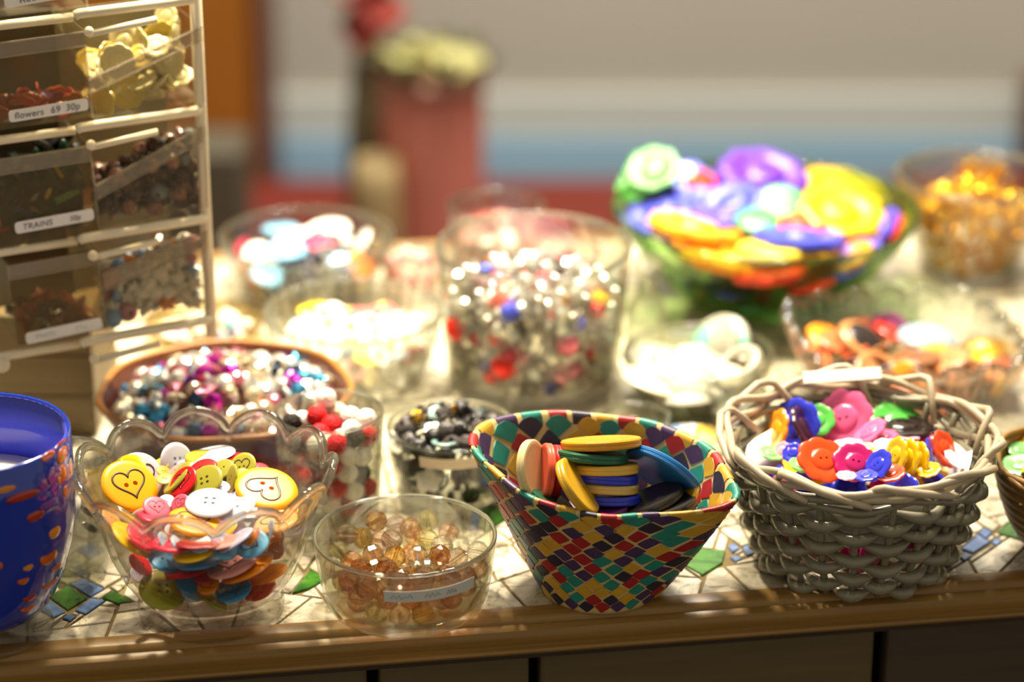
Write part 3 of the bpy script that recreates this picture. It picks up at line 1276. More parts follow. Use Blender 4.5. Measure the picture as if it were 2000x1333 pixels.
# top tier, only its bottom edge in view
TR, BR = rk(150, -130), rk(168, 12)
b, xo, z0 = make_bin(((TR[0] - 0.079 * RK, TR[1]), TR, BR, (BR[0] - 0.079 * RK, BR[1])), 0.055, 'clear bin with a cut-off label at the top edge, topmost of the rack', (0.16, 0.16), M_BIN)
label_strip(b, xo, z0, 8, 4, 120, -16, 26, (('Red', -0.1, 0.8),))
bins.append(((TR[0] - 0.079 * RK, TR[1]), TR, BR, (BR[0] - 0.079 * RK, BR[1]), 0.055))


def fill_bin(k, n, d, protos, colours, name, cat, noun, place, hfrac, seed, y_max=0.03, tilt=0.9, bias=None):
    TL, TR, BR, BL, dp = bins[k]
    rng = random.Random(seed)
    pts = []
    tries = 0
    while len(pts) < n and tries < n * 60:
        tries += 1
        t = rng.random()
        top = hfrac[0] + (hfrac[1] - hfrac[0]) * t
        h = rng.random() * top
        xb, zb = BL[0] + (BR[0] - BL[0]) * t, BL[1] + (BR[1] - BL[1]) * t
        x = min(max(xb, BL[0] + d * 0.55), BR[0] - d * 0.55)
        z = zb + d * 0.34 + h
        y = rng.uniform(d * 0.38, y_max)
        p = to_world(x, y, z)
        if all((p - q).length > d * 0.62 for q in pts):
            pts.append(p)
    words, wts = [c[0] for c in colours], [c[2] for c in colours]
    mats = {c[0]: c[1] for c in colours}
    for p in pts:
        w = rng.choices(words, wts)[0]
        pm = rng.choice(protos)
        o = obj(name, pm, mats[w])
        n_ = (-RN + Vector((rng.gauss(0, tilt), rng.gauss(0, tilt), rng.gauss(0, tilt))))
        pose(o, p, n_, rng.random() * 6, d * 0.5 * rng.uniform(0.95, 1.25))
        q = (p - PB).dot(RX)
        t = (q - BL[0]) / (BR[0] - BL[0])
        lab = '%s %s %s %s %s' % (w, shape_word(pm), noun, 'at the left' if t < 0.34 else ('at the right' if t > 0.67 else 'mid-way'), place)
        tag(o, lab, cat, lab)


CREAM = pcol('cream', (196, 182, 126), rough=0.3)
fill_bin(3, 120, 0.015, [FLOWER5, FLOWER], [('cream', CREAM, 5), ('yellow-edged', pcol('dull yellow', (190, 166, 70)), 2)], 'flower_button', 'button', 'flower button',
         'in the upper tilted bin', (0.018, 0.034), 5, 0.03)
fill_bin(4, 260, 0.0085, [BEAD_SMALL, OVAL], [('dark brown', pcol('dark brown', (70, 46, 30)), 4), ('rosy brown', pcol('rosy brown', (150, 104, 84)), 2), ('grey', pcol('bead grey', (120, 120, 116)), 1)],
         'bin_bead', 'bead', 'bead', 'in the middle tilted bin', (0.018, 0.036), 6, 0.022)
fill_bin(5, 220, 0.0095, [BEAD_SMALL, STAR], [('pearl white', pcol('pearl white', (214, 206, 186), rough=0.2), 5), ('pale blue', pcol('pale bead blue', (130, 160, 190)), 1), ('dull pink', pcol('dull pink', (190, 130, 130)), 1),
         ('orange', pcol('bead orange', (216, 130, 50)), 0.6)], 'crystal_bead', 'bead', 'crystal bead', 'in the lowest tilted bin', (0.024, 0.036), 7, 0.02)
fill_bin(0, 40, 0.011, [FLOWER5], [('red', pcol('deep red', (150, 36, 40)), 2), ('purple', pcol('deep purple', (84, 40, 96)), 1), ('orange', pcol('dull orange', (190, 96, 40)), 2)],
         'tiny_flower', 'flower', 'tiny flower', 'in the bin labelled flowers', (0.003, 0.004), 8, 0.03)
fill_bin(1, 90, 0.013, [BRICK, OVAL], [('black', pcol('black', (24, 22, 20)), 6), ('dark green', pcol('dark green', (30, 70, 50)), 2)], 'toy_train_piece', 'toy', 'train piece',
         'in the bin labelled TRAINS', (0.030, 0.036), 9, 0.045)
fill_bin(2, 40, 0.012, [OVAL, STAR], [('rust', pcol('rust', (150, 70, 34)), 3), ('dark brown', pcol('dark brown', (70, 46, 30)), 2)], 'small_toy_piece', 'toy', 'toy piece',
         'in the lowest smoky bin', (0.012, 0.003), 10, 0.03)
for (u, v, rp, w, col, sx, an, pr_) in [(131, 383, 23, 'pale green', (130, 190, 130), (1, 1, 1), 18, BRICK), (52, 418, 26, 'blue', (50, 56, 150), (1, 1, 1), -38, BRICK),
                                        (94, 379, 11, 'yellow', (226, 196, 30), (0.8, 0.8, 1), 60, OVAL), (114, 335, 14, 'yellow', (190, 166, 40), (1, 1, 1), -60, BRICK), (154, 334, 9, 'blue', (50, 56, 150), (1, 1, 1), -60, BRICK),
                                        (4, 450, 14, 'red', (190, 26, 26), (1, 1, 1), 10, BRICK), (103, 424, 9, 'pale green', (130, 190, 130), (1, 1, 1), 20, OVAL)]:
    x, z = rk(u, v, 0.002)
    p = to_world(x, 0.002, z)
    o = obj('toy_train_piece', pr_, pcol(w + ' toy', col))
    s_ = rp / pxscale(p) * 1.1
    nn = -RN
    xx = (RX * math.cos(math.radians(an)) + Vector((0, 0, 1)) * math.sin(math.radians(an)))
    if pr_ is OVAL:
        m3 = Matrix((nn.cross(xx), nn, xx)).transposed()
    else:
        m3 = Matrix((xx, nn.cross(xx), nn)).transposed()
    o.matrix_world = Matrix.Translation(p) @ m3.to_4x4() @ Matrix.Diagonal((s_, s_ * (0.55 if pr_ is BRICK else 1), s_ * 0.6 if pr_ is BRICK else s_, 1))
    tag(o, '', 'toy')
    order_label(o, w, 'train piece', 'in the bin labelled TRAINS', u)
fill_bin(6, 18, 0.016, [FLOWER5, OVAL], [('orange', pcol('bin orange', (214, 120, 40)), 2), ('crimson', pcol('crimson', (160, 30, 60)), 1), ('yellow', pcol('bin yellow', (200, 180, 80)), 2)],
         'bin_charm', 'charm', 'charm', 'in the topmost bin', (0.01, 0.014), 12, 0.04)


# ================================================================ THE VESSELS
def vessel(name, label, cat, x, y, outer, wall, floor, mat, top0, top1, mod=None, n=64, part='bowl_body', group=None, rim=None):
    t = thing(name, label, cat, (x, y, 0), group)
    obj(part, vessel_mesh(outer, wall, floor, n, mod, rim), mat, t)
    rt, zt = outer[-1]
    rp = []
    for k in range(n):
        th = 2 * PI * k / n
        r_, z_ = mod(th, rt, zt, 0) if mod else (rt, zt)
        rp.append(((r_ - wall * 0.5) * math.cos(th), (r_ - wall * 0.5) * math.sin(th), z_ + wall * 0.3))
    obj('rim', tube(rp, wall * 0.66, 8, closed=True), G_RIM if mat is not G_GREEN else mat, t)
    inner = [(z, max(0.002, r - wall - 0.0004)) for r, z in outer]
    return t, Vessel(x, y, inner, floor + 0.0004, top0, top1)


def child_world(name, mesh, mat, parent):
    """mesh given in world space, hung under a thing"""
    o = obj(name, mesh, mat, parent)
    o.matrix_parent_inverse = Matrix.Translation(-parent.location)
    return o


# ---- blue goblet (left edge)
gx, gy = -0.2577, 1.1283
gob = thing('goblet', 'blue glass goblet with orange specks at the left end', 'goblet', (gx, gy, 0))
GO = [(0.010, 0.0065), (0.020, 0.0078), (0.028, 0.012), (0.036, 0.021), (0.042, 0.035), (0.0462, 0.05), (0.0478, 0.0625), (0.0484, 0.085), (0.048, 0.1047)]
M_BLUEG = plastic('deep_blue_glass', C(20, 54, 168), 0.08, 0.6, var=0.25, scale=40, coat=0.5)
M_BLUEI = plastic('periwinkle_glass_lining', C(84, 92, 214), 0.12, 0.5, var=0.1, scale=30)
inn = [(r - 0.0022, z) for r, z in GO[2:]]
obj('goblet_bowl', lathe([(0, 0.0065)] + GO + [(0.0474, 0.1058), (0.0466, 0.1052), (0.0462, 0.103)], 64), M_BLUEG, gob)
obj('goblet_lining', lathe([(0, 0.016), (0.02, 0.0165)] + inn + [(0.0462, 0.1035)], 64), M_BLUEI, gob)
obj('goblet_foot', lathe([(0, 0), (0.033, 0), (0.0338, 0.0015), (0.032, 0.003), (0.016, 0.0055), (0.0105, 0.0068), (0, 0.0068)], 48), G_THICK, gob)
sp_m = {k: plastic('speck_' + k, C(*c), 0.15, var=0.2, coat=0.4) for k, c in dict(orange=(206, 96, 20), red=(170, 50, 20), amber=(226, 140, 30), violet=(110, 40, 150)).items()}
GV = Vessel(gx, gy, [(z, r) for r, z in GO], 0.006, 0.2, 0.2)
specks = [(70, 1008, 14, 12, 'red'), (107, 1040, 8, 13, 'amber'), (95, 1088, 13, 17, 'orange'), (55, 1107, 9, 10, 'amber'), (45, 1132, 10, 13, 'orange'), (58, 1167, 11, 9, 'red'),
          (55, 1188, 12, 8, 'orange'), (111, 1108, 7, 8, 'orange'), (104, 1136, 6, 8, 'orange'), (92, 1144, 6, 8, 'orange'), (45, 970, 28, 10, 'red'), (10, 957, 18, 9, 'amber'),
          (94, 892, 10, 10, 'orange'), (122, 890, 9, 18, 'orange'), (120, 930, 7, 24, 'orange'), (106, 930, 10, 22, 'violet'), (95, 985, 14, 8, 'violet'), (128, 960, 4, 12, 'orange'),
          (0, 1105, 5, 10, 'orange'), (86, 950, 8, 20, 'violet'), (118, 870, 10, 8, 'red')]
for u, v, a, b_, w in specks:
    d = ray(u, v).normalized()
    t = 0.95
    while t < 1.4 and not (math.hypot((d * t).x - gx, (d * t).y - gy) < GV.R(CAM_H + d.z * t) and CAM_H + d.z * t < 0.1047):
        t += 0.0004
    if t >= 1.4:
        continue
    p = Vector((0, 0, CAM_H)) + d * t
    n = Vector((p.x - gx, p.y - gy, 0)).normalized()
    s_ = pxscale(p)
    fn = max(0.35, n.dot(CB))
    o = obj('speck', lathe([(0, -0.3), (0.7, -0.2), (1, 0), (0.7, 0.22), (0, 0.32)], 14), sp_m[w], None)
    pose(o, p, n, 0, (a / s_ / fn, b_ / s_, 0.0009))
    mw = o.matrix_world.copy()
    o.parent = gob
    o.matrix_parent_inverse = Matrix.Translation(-gob.location)
    o.matrix_basis = mw
o = obj('candle', lathe([(0, 0), (0.026, 0.002), (0.033, 0.015), (0.039, 0.03), (0.0445, 0.05), (0.0442, 0.0525), (0.02, 0.053), (0, 0.053)], 40), plastic('white_wax', C(240, 232, 220), 0.5, var=0.03, sss=0.3))
o.location = (gx, gy, 0.0215)
tag(o, 'white candle filling the inside of the blue goblet', 'candle')

# ---- scalloped bowl of smile buttons
sx_, sy_ = -0.1493, 1.1495
SO = [(0.0358, 0.0), (0.0364, 0.004), (0.0356, 0.0085), (0.0352, 0.0115), (0.0385, 0.0165), (0.0435, 0.024), (0.048, 0.035), (0.0515, 0.048), (0.0545, 0.058), (0.0585, 0.067), (0.0625, 0.074)]
th0 = math.radians(-95.5)


def scal_mod(th, r, z, i):
    t = min(1.0, max(0.0, (z - 0.012) / 0.062))
    c = abs(math.cos(5.5 * (th - th0)))
    p = c ** 0.75
    w = t ** 6
    p = c ** 0.55
    return r * (1 + 0.026 * t * (p - 0.6) + 0.05 * w * (p - 0.5)), z + 0.0125 * w * (p - 0.6)


scal, SV = vessel('scalloped_bowl', 'clear pressed-glass bowl with scalloped rim and smile buttons, beside the goblet', 'bowl', sx_, sy_, SO, 0.0034, 0.0145, G_THICK, 0.060, 0.073, scal_mod, 176, rim=0.0045)
for k in range(11):
    a = th0 + (k + 0.5) * 2 * PI / 11
    obj('rim_knob', lathe([(0, -0.0026)] + [(0.0026 * math.cos(q), 0.0026 * math.sin(q)) for q in np.linspace(-1.2, 1.2, 5)] + [(0, 0.0026)], 12), G_THICK, scal,
        (0.0600 * math.cos(a), 0.0600 * math.sin(a), 0.0665))
BC = {'golden yellow': (240, 156, 8), 'yellow': (236, 188, 14), 'white': (206, 206, 216), 'olive': (150, 144, 44), 'lime olive': (176, 170, 60), 'red': (206, 24, 30), 'pink': (232, 92, 116),
      'rose red': (206, 40, 66), 'light blue': (112, 176, 214), 'blue': (62, 128, 172), 'orange': (236, 138, 16), 'dusty pink': (206, 138, 128), 'pale blue': (164, 186, 208), 'lilac': (190, 182, 214),
      'peach': (240, 170, 100), 'dark red': (150, 26, 34)}
BM = {k: pcol('button ' + k, v, rough=0.34, spec=0.3, var=0.03) for k, v in BC.items()}
# centre (crop units), half length, minor/major (negative: face tipped towards the viewer's feet), angle, colour, holes, heart?, depth mm, own label
bt = [
    (268, 412, 138, 0.80, 55, 'yellow', 2, 0, 4, 'yellow button behind the golden heart button by the goblet'),
    (388, 412, 132, 0.85, -60, 'white', 2, 1, 3, 'white heart-printed button tucked behind the golden heart button'),
    (335, 462, 158, 0.74, -38, 'golden yellow', 2, 1, -2, 'golden button with heart outline leaning at the goblet side of the heap'),
    (430, 295, 44, 0.8, 20, 'lime olive', 2, 0, 4, None),
    (534, 268, 102, 0.76, -82, 'white', 4, 0, 0, 'white four-hole button standing on edge at the back of the smile buttons'),
    (735, 205, 165, 0.20, 12, 'white', 4, 0, 3, 'upper of the two white buttons lying at the back petal'),
    (735, 248, 165, 0.24, 14, 'white', 2, 0, 0, 'lower of the two white buttons lying at the back petal'),
    (900, 270, 112, 0.16, 4, 'red', 2, 0, 2, 'thin red button lying under the white pair at the back'),
    (740, 325, 112, 0.32, -4, 'olive', 2, 0, 5, None),
    (1035, 368, 46, 0.5, -20, 'rose red', 2, 0, 5, None),
    (725, 372, 80, 0.6, 18, 'red', 2, 0, 4, None),
    (830, 372, 66, 0.7, 25, 'olive', 2, 0, 4, None),
    (620, 440, 92, 0.68, 50, 'red', 2, 1, 2, 'red heart-printed button leaning in the middle of the heap'),
    (588, 420, 110, 0.32, 50, 'olive', 2, 0, 4, None),
    (588, 378, 66, 0.4, 35, 'dusty pink', 2, 0, 4, None),
    (515, 385, 42, 0.6, -30, 'orange', 2, 0, 6, None),
    (522, 425, 46, 0.6, 0, 'lime olive', 2, 0, 6, None),
    (738, 438, 104, 0.74, 32, 'olive', 4, 0, 0, 'olive four-hole button leaning in the middle of the heap'),
    (880, 420, 76, 0.42, 80, 'lime olive', 2, 0, 3, None),
    (936, 362, 82, 0.84, 50, 'lime olive', 2, 1, 1, 'lime button with outline standing behind the big yellow smile button'),
    (935, 400, 40, 0.8, 0, 'yellow', 2, 0, 3, None),
    (1062, 478, 170, 0.60, -14, 'golden yellow', 2, 1, -3, 'big golden button with heart outline and orange holes on the right of the heap'),
    (812, 472, 58, 0.6, 0, 'lilac', 2, 0, 4, None),
    (530, 545, 46, 0.8, 0, 'white', 2, 0, 3, None),
    (478, 578, 76, 0.66, -30, 'pink', 2, 1, 1, 'pink printed button resting below the golden heart button'),
    (470, 625, 90, 0.3, -12, 'rose red', 2, 0, 3, None),
    (604, 556, 56, 0.8, 45, 'pink', 2, 1, 1, 'small pink printed button beside the white four-hole button'),
    (900, 580, 110, 0.5, 20, 'white', 2, 0, 4, None),
    (950, 545, 80, 0.5, -20, 'white', 2, 0, 5, None),
    (760, 553, 130, 0.54, -4, 'white', 4, 0, -2, 'white four-hole button lying flat at the centre front of the heap'),
    (680, 655, 146, 0.42, -14, 'golden yellow', 2, 1, 0, 'golden button just behind the front petal'),
    (1110, 655, 122, 0.40, 14, 'peach', 2, 1, 0, 'peach printed button behind the front petal on the wicker side'),
    (860, 690, 60, 0.5, 40, 'yellow', 2, 0, 3, None),
    (345, 745, 130, 0.25, -42, 'yellow', 2, 0, 1, 'long thin yellow button edge against the glass on the goblet side'),
    (398, 735, 96, 0.35, -42, 'rose red', 2, 0, 2, None),
    (570, 768, 118, 0.32, -2, 'rose red', 2, 0, 0, None),
    (678, 815, 116, 0.38, 10, 'yellow', 2, 0, -1, 'yellow button lying flat against the front glass'),
    (838, 785, 76, 0.82, -50, 'light blue', 2, 1, 1, 'light blue heart button, nearer the goblet of the light blue pair at the front glass'),
    (984, 770, 92, 0.78, 22, 'light blue', 2, 1, -1, 'light blue heart button, nearer the amber beads of the pair at the front glass'),
    (1098, 735, 44, 0.6, 0, 'orange', 2, 0, 1, None),
    (1112, 805, 50, 0.9, 60, 'dusty pink', 2, 0, 2, None),
    (1060, 838, 40, 0.6, 0, 'pale blue', 2, 0, 3, None),
    (1142, 740, 44, 0.35, 80, 'white', 2, 0, 1, None),
    (700, 866, 128, 0.24, 6, 'blue', 2, 0, 2, None),
    (520, 862, 90, 0.5, -24, 'blue', 2, 0, 3, None),
    (392, 880, 76, 0.4, -46, 'red', 2, 0, 2, None),
    (640, 915, 120, 0.2, 8, 'red', 2, 0, 3, None),
    (878, 882, 138, 0.40, 18, 'dusty pink', 2, 1, 1, 'dusty pink printed button lying aslant at the front glass'),
    (960, 905, 150, 0.26, 24, 'orange', 2, 0, 0, 'upper long orange button edge at the front glass'),
    (1070, 932, 110, 0.32, 20, 'orange', 2, 0, 0, 'lower long orange button edge at the front glass'),
    (740, 945, 66, 0.4, 10, 'rose red', 2, 0, 4, None),
    (510, 1015, 128, 0.74, -22, 'olive', 4, 0, -1, 'large olive four-hole button pressed to the front glass'),
    (642, 978, 66, 0.7, -40, 'blue', 2, 0, 2, None),
    (668, 1036, 60, 0.55, -25, 'pale blue', 2, 0, 1, None),
    (752, 988, 62, 0.76, 20, 'orange', 2, 1, 0, 'small orange printed button beside the blue heart button at the front glass'),
    (886, 1012, 100, 0.64, 14, 'blue', 2, 1, -1, 'blue heart-printed button low against the front glass'),
    (1030, 1015, 92, 0.48, 24, 'red', 2, 1, 0, 'red printed button low against the front glass'),
    (668, 1100, 64, 0.72, 0, 'pale blue', 2, 0, -1, 'small pale blue two-hole button at the bottom of the front glass'),
    (432, 1085, 66, 0.4, -34, 'pale blue', 2, 0, 0, None),
    (780, 1070, 92, 0.2, -34, 'olive', 2, 0, 0, None),
    (960, 1092, 90, 0.32, 12, 'dusty pink', 2, 0, 1, None),
    (560, 1120, 100, 0.2, -4, 'dark red', 2, 0, 2, None),
    (752, 1126, 84, 0.24, 0, 'dark red', 2, 0, 2, None),
    (1090, 1012, 110, 0.22, 34, 'lilac', 2, 0, 1, None),
    (1178, 915, 50, 0.7, 60, 'orange', 2, 0, 1, None),
    (1236, 772, 60, 0.36, 74, 'pale blue', 2, 0, 1, None),
    (1170, 850, 50, 0.4, 60, 'dusty pink', 2, 0, 2, None),
    (380, 935, 50, 0.6, -50, 'lilac', 2, 0, 1, None),
    (330, 960, 60, 0.3, -60, 'pale blue', 2, 0, 0, None),
    (240, 640, 70, 0.3, -50, 'peach', 2, 0, 0, None),
    (285, 690, 60, 0.4, -45, 'orange', 2, 0, 2, None),
    (1190, 620, 60, 0.4, 50, 'orange', 2, 0, 3, None),
    (850, 1100, 60, 0.4, 10, 'lilac', 2, 0, 2, None),
    (590, 690, 70, 0.5, 0, 'white', 2, 0, 4, None),
]


def put_disc(ves, u, v, rp, asp, ang, mesh, mat, name, deep=0.0, m=0.003, spin=None, thick=1.0, rng=random):
    p = ves.hit(u, v, m, deep)
    n = ell_normal(asp, ang)
    o = obj(name, mesh, mat)
    r = rp / pxscale(p)
    pose(o, p, n, rng.uniform(0, 6.28) if spin is None else spin, (r, r, r * thick))
    return o, r


rng = random.Random(3)
for cx_, cy_, rp, asp, ang, w, nh, heart, dp, lab in bt:
    u, v = 130 + cx_ / 2.72, 780 + cy_ / 2.72
    spin = {335: 0.5, 1062: 2.6, 984: 1.0}.get(cx_)
    if spin is None:
        spin = rng.uniform(-0.6, 0.6)
    o, r = put_disc(SV, u, v, rp / 2.72, asp, ang, B_TWO if nh == 2 else B_FOUR, BM[w], 'smile_button', dp * 0.001, 0.0035, spin, 0.85, rng)
    tag(o, lab or '', 'button')
    if not lab:
        order_label(o, w, 'plain button', 'in the scalloped bowl', u)
    if heart:
        h = obj('heart_outline', HEART, DARKLINE, o)
# deeper buttons glimpsed between the front ones
rng = random.Random(21)
deepv = Vessel(sx_, sy_, [(z, r - 0.011) for z, r in SV.inner], SV.floor, 0.050, 0.060)
for o in scatter(deepv, deepv.shell(rng, 46, 0.016), 0.024, [B_TWO], [(k, BM[k], 1) for k in ('olive', 'red', 'orange', 'blue', 'dusty pink', 'yellow', 'white', 'lilac')], 'smile_button', 'button', 'button',
                 'half buried deep inside the scalloped bowl', 'buttons deep in the scalloped bowl', rng, tilt=0.5):
    pass

# ---- low glass dish of amber beads
dx, dy = -0.0527, 1.1531
DO = [(0.0352, 0.0), (0.0374, 0.0015), (0.0392, 0.004), (0.0404, 0.0075), (0.0418, 0.012), (0.0432, 0.02), (0.0444, 0.03), (0.0452, 0.0384)]
dish, DV = vessel('glass_dish', 'low clear glass dish of amber beads with a paper label at the counter edge', 'dish', dx, dy, DO, 0.0016, 0.0068, G_CLEAR, 0.024, 0.031, n=72)
child_world('paper_label', curved_label(DV, math.radians(-11), math.radians(50), 0.0250, 0.0310, 0.0025), plastic('grey_white_paper', C(206, 206, 198), 0.8, var=0.03), dish)
child_world('handwriting', scribble(DV, [(-0.12, 0.12), (0.25, 0.42), (0.5, 0.62)], 0.028, 0.0029, 0.0016, 3), INK_FAINT, dish)
BEADC = {'amber': (236, 150, 30), 'orange': (232, 128, 48), 'peach': (236, 188, 150), 'lemon': (238, 218, 120), 'red amber': (214, 84, 26), 'mauve': (206, 164, 158), 'clear': (240, 228, 208),
         'olive yellow': (214, 196, 110), 'ruby pink': (222, 120, 116), 'brown orange': (214, 138, 92)}
BEADM = {k: glass('bead_' + k.replace(' ', '_'), tint=tuple(lin(c) ** 0.12 for c in v), thick=0.42, ior=1.42, edge=tuple(lin(c) ** 0.34 for c in v)) for k, v in BEADC.items()}
AB = dict(A='amber', O='orange', P='peach', Y='lemon', R='red amber', V='mauve', C='clear', G='olive yellow', K='ruby pink', B='brown orange')
beads = [(485, 690, 'B'), (585, 720, 'V'), (690, 680, 'O'), (795, 685, 'Y'), (390, 765, 'P'), (505, 735, 'O'), (685, 755, 'P'), (790, 790, 'Y'), (905, 745, 'B'), (585, 795, 'V'), (480, 805, 'A'),
         (325, 845, 'G'), (895, 825, 'C'), (465, 878, 'V'), (625, 875, 'A'), (805, 900, 'R'), (995, 875, 'C'), (720, 880, 'C'), (400, 885, 'O'), (550, 935, 'P'), (675, 950, 'P'), (755, 930, 'C'), (930, 885, 'P'),
         (860, 860, 'C'), (1020, 915, 'B'), (305, 940, 'C'), (362, 985, 'G'), (525, 1020, 'P'), (325, 1068, 'K'), (425, 1070, 'P'), (520, 1118, 'G'), (635, 1098, 'P'), (748, 1088, 'A'), (850, 1062, 'P'),
         (1010, 1010, 'B'), (945, 1092, 'V'), (810, 1148, 'V'), (410, 1142, 'B'), (600, 1172, 'V'), (710, 1172, 'O'), (930, 1000, 'B'), (450, 965, 'O'), (872, 1140, 'P'), (490, 1172, 'B'), (640, 1015, 'P'),
         (745, 1005, 'P'), (600, 985, 'B'), (840, 975, 'O'), (700, 1030, 'B'), (450, 1010, 'P')]
P0, W0 = [], []
for cx_, cy_, k in beads:
    p = DV.hit(530 + cx_ / 2.515, 740 + cy_ / 2.515, 0.0057)
    P0.append(p)
    W0.append(AB[k])
rng = random.Random(8)
for k in range(24):                                  # beads of the bottom layer
    a, q = rng.random() * 6.28, 0.031 * math.sqrt(rng.random())
    P0.append(Vector((dx + q * math.cos(a), dy + q * math.sin(a), 0.0135)))
    W0.append(None)
P1 = relax(P0, [0.0056] * len(P0), DV, 80, 0.10)
for p, w in zip(P1, W0):
    o = obj('amber_bead', BEAD, BEADM[w or rng.choice(list(BEADM))])
    pose(o, p, (rng.gauss(0, 1), rng.gauss(0, 1), rng.gauss(0, 1)), 0, 0.0056)
    if not w:
        lab = 'faceted bead in the bottom layer of the low dish, %s' % where(DV, p)
        tag(o, lab, 'bead', lab)
    else:
        tag(o, '', 'bead')
        order_label(o, w, 'faceted bead', 'in the low dish', to_px(p)[0])

# ---- paper-mosaic bowl with thick discs
mx0, my0 = 0.0443, 1.1723
rim_px = [(1190, 1012, 0.0600), (1090, 996, 0.0625), (1000, 955, 0.0665), (938, 902, 0.0710), (920, 862, 0.0735), (946, 828, 0.0745), (1010, 812, 0.0740), (1110, 807, 0.0725), (1200, 815, 0.0715), (1290, 831, 0.0705),
          (1375, 868, 0.0690), (1425, 925, 0.0665), (1445, 968, 0.0640), (1420, 990, 0.0620), (1350, 1004, 0.0600), (1270, 1010, 0.0595)]
rim3 = [px(u, v, z) for u, v, z in rim_px]


def loop_spline(P, n):
    out = []
    N = len(P)
    for k in range(n):
        t = k / n * N
        i = int(t)
        f = t - i
        a, b, c, d = P[i - 1], P[i % N], P[(i + 1) % N], P[(i + 2) % N]
        out.append(0.5 * ((2 * b) + (c - a) * f + (2 * a - 5 * b + 4 * c - d) * f * f + (3 * b - a - 3 * c + d) * f ** 3))
    return out


NR = 96
rimL = loop_spline(rim3, NR)
ang_r = [math.atan2(p.y - my0, p.x - mx0) for p in rimL]
order = sorted(range(NR), key=lambda k: ang_r[k])
aa = np.array([ang_r[k] for k in order])
rr_ = np.array([math.hypot(rimL[k].x - mx0, rimL[k].y - my0) for k in order])
zz_ = np.array([rimL[k].z for k in order])
aa = np.concatenate([aa - 2 * PI, aa, aa + 2 * PI])
rr_, zz_ = np.tile(rr_, 3), np.tile(zz_, 3)


def mos_pt(th, t, off=0.0):
    """point on the mosaic bowl's wall, th around, t from 0 (base) to 1 (rim)"""
    th = (th + PI) % (2 * PI) - PI
    R1, Z1 = float(np.interp(th, aa, rr_)), float(np.interp(th, aa, zz_))
    r = 0.0290 + (R1 - 0.0290) * (0.12 * t + 0.88 * (t ** 0.86))
    r = r + 0.0008 * math.sin(7 * th) * t + off
    z = Z1 * t
    return Vector((r * math.cos(th), r * math.sin(th), z))


mos = thing('mosaic_bowl', 'flaring bowl covered in red, teal, mustard and purple paper patches', 'bowl', (mx0, my0, 0))
V, F, rows = [], [], []
tl = [0, 0.04] + [k / 10 for k in range(1, 11)]
prof_t = [(t, 0.0) for t in tl] + [(1.02, -0.0010), (1.02, -0.0022)] + [(t, -0.0032) for t in reversed(tl) if t > 0.03]
for t, off in prof_t:
    row = []
    for k in range(NR):
        p = mos_pt(2 * PI * k / NR, t, off)
        V.append(p)
        row.append(len(V) - 1)
    rows.append(row)
for a, b in zip(rows[:-1], rows[1:]):
    for k in range(NR):
        F.append((a[k], a[(k + 1) % NR], b[(k + 1) % NR], b[k]))
F.append(tuple(rows[0])[::-1])
F.append(tuple(rows[-1]))
M_CREAMP = plastic('cream_paper_mache', C(206, 178, 118), 0.55, 0.3, var=0.15, scale=120, bump=0.2)
obj('bowl_body', fix_normals(mesh_from(V, F)), M_CREAMP, mos)
PM = [plastic('patch_' + n_, C(*c), 0.42, 0.4, var=0.22, scale=160, bump=0.25) for n_, c in (('red', (158, 36, 36)), ('teal', (38, 128, 112)), ('mustard', (198, 152, 46)), ('purple', (70, 50, 84)), ('dark', (48, 42, 58)))]


rng = random.Random(17)
far_bm = {k: bmesh.new() for k in range(5)}
cnt = 0
cands = []
for side in (0, 1):
    nrow = 12 if side == 0 else 8
    NTH = 24
    for j in range(nrow):
        t = 0.035 + (j + 0.5) * (0.965 / nrow)
        last = None
        for i in range(NTH // 1):
            th = 2 * PI * (i + (0.5 if j % 2 else 0)) / NTH + rng.gauss(0, 0.012)
            ci = rng.choices(range(5), (1.7, 2.2, 1.9, 2.2, 1.7))[0]
            if ci == last:
                ci = rng.choices(range(5), (1.7, 2.2, 1.9, 2.2, 1.7))[0]
            last = ci
            c = math.sin(th)
            front = -c if side == 0 else c
            cands.append((front, side, j, t, th, ci, nrow, NTH))
cands.sort(key=lambda q: -q[0])
for (front, side, j, t, th, ci, nrow, NTH) in cands:
    r = 0.029 + 0.034 * t
    off, into = (0.00005, 1) if side == 0 else (-0.00325, -1)
    du, dv = 2 * PI / NTH * 0.585, 0.965 / nrow * 0.83
    # lattice diamonds: corners point round and up
    V = []
    k_ = 0.86
    cor = [(th - du * k_ * rng.uniform(0.92, 1.06), t + rng.gauss(0, 0.006)), (th + rng.gauss(0, 0.012), t - dv * k_ * 1.04), (th + du * k_ * rng.uniform(0.92, 1.06), t + rng.gauss(0, 0.006)), (th + rng.gauss(0, 0.012), t + dv * k_ * 1.04)]
    pts = []
    for q in range(4):
        a, b = cor[q], cor[(q + 1) % 4]
        for f in (0.07, 0.5, 0.93):
            bul = 1.03 if f == 0.5 else 1.0
            x_, y_ = a[0] + (b[0] - a[0]) * f, a[1] + (b[1] - a[1]) * f
            pts.append((th + (x_ - th) * bul, min(1.0, max(0.004, t + (y_ - t) * bul))))
    for lift in (off, off + into * 0.0005):
        V += [mos_pt(x_, y_, lift) for x_, y_ in pts]
    V.append(mos_pt(th, t, off + into * 0.0006))
    F = [(12 + q, 12 + (q + 1) % 12, 24) for q in range(12)] + [(q, (q + 1) % 12, 12 + (q + 1) % 12, 12 + q) for q in range(12)]
    m = fix_normals(mesh_from(V, F, smooth=True, sharp=0.9))
    if cnt < 300:
        obj('paper_patch', m, PM[ci], mos)
    else:
        far_bm[ci].from_mesh(m)
    cnt += 1
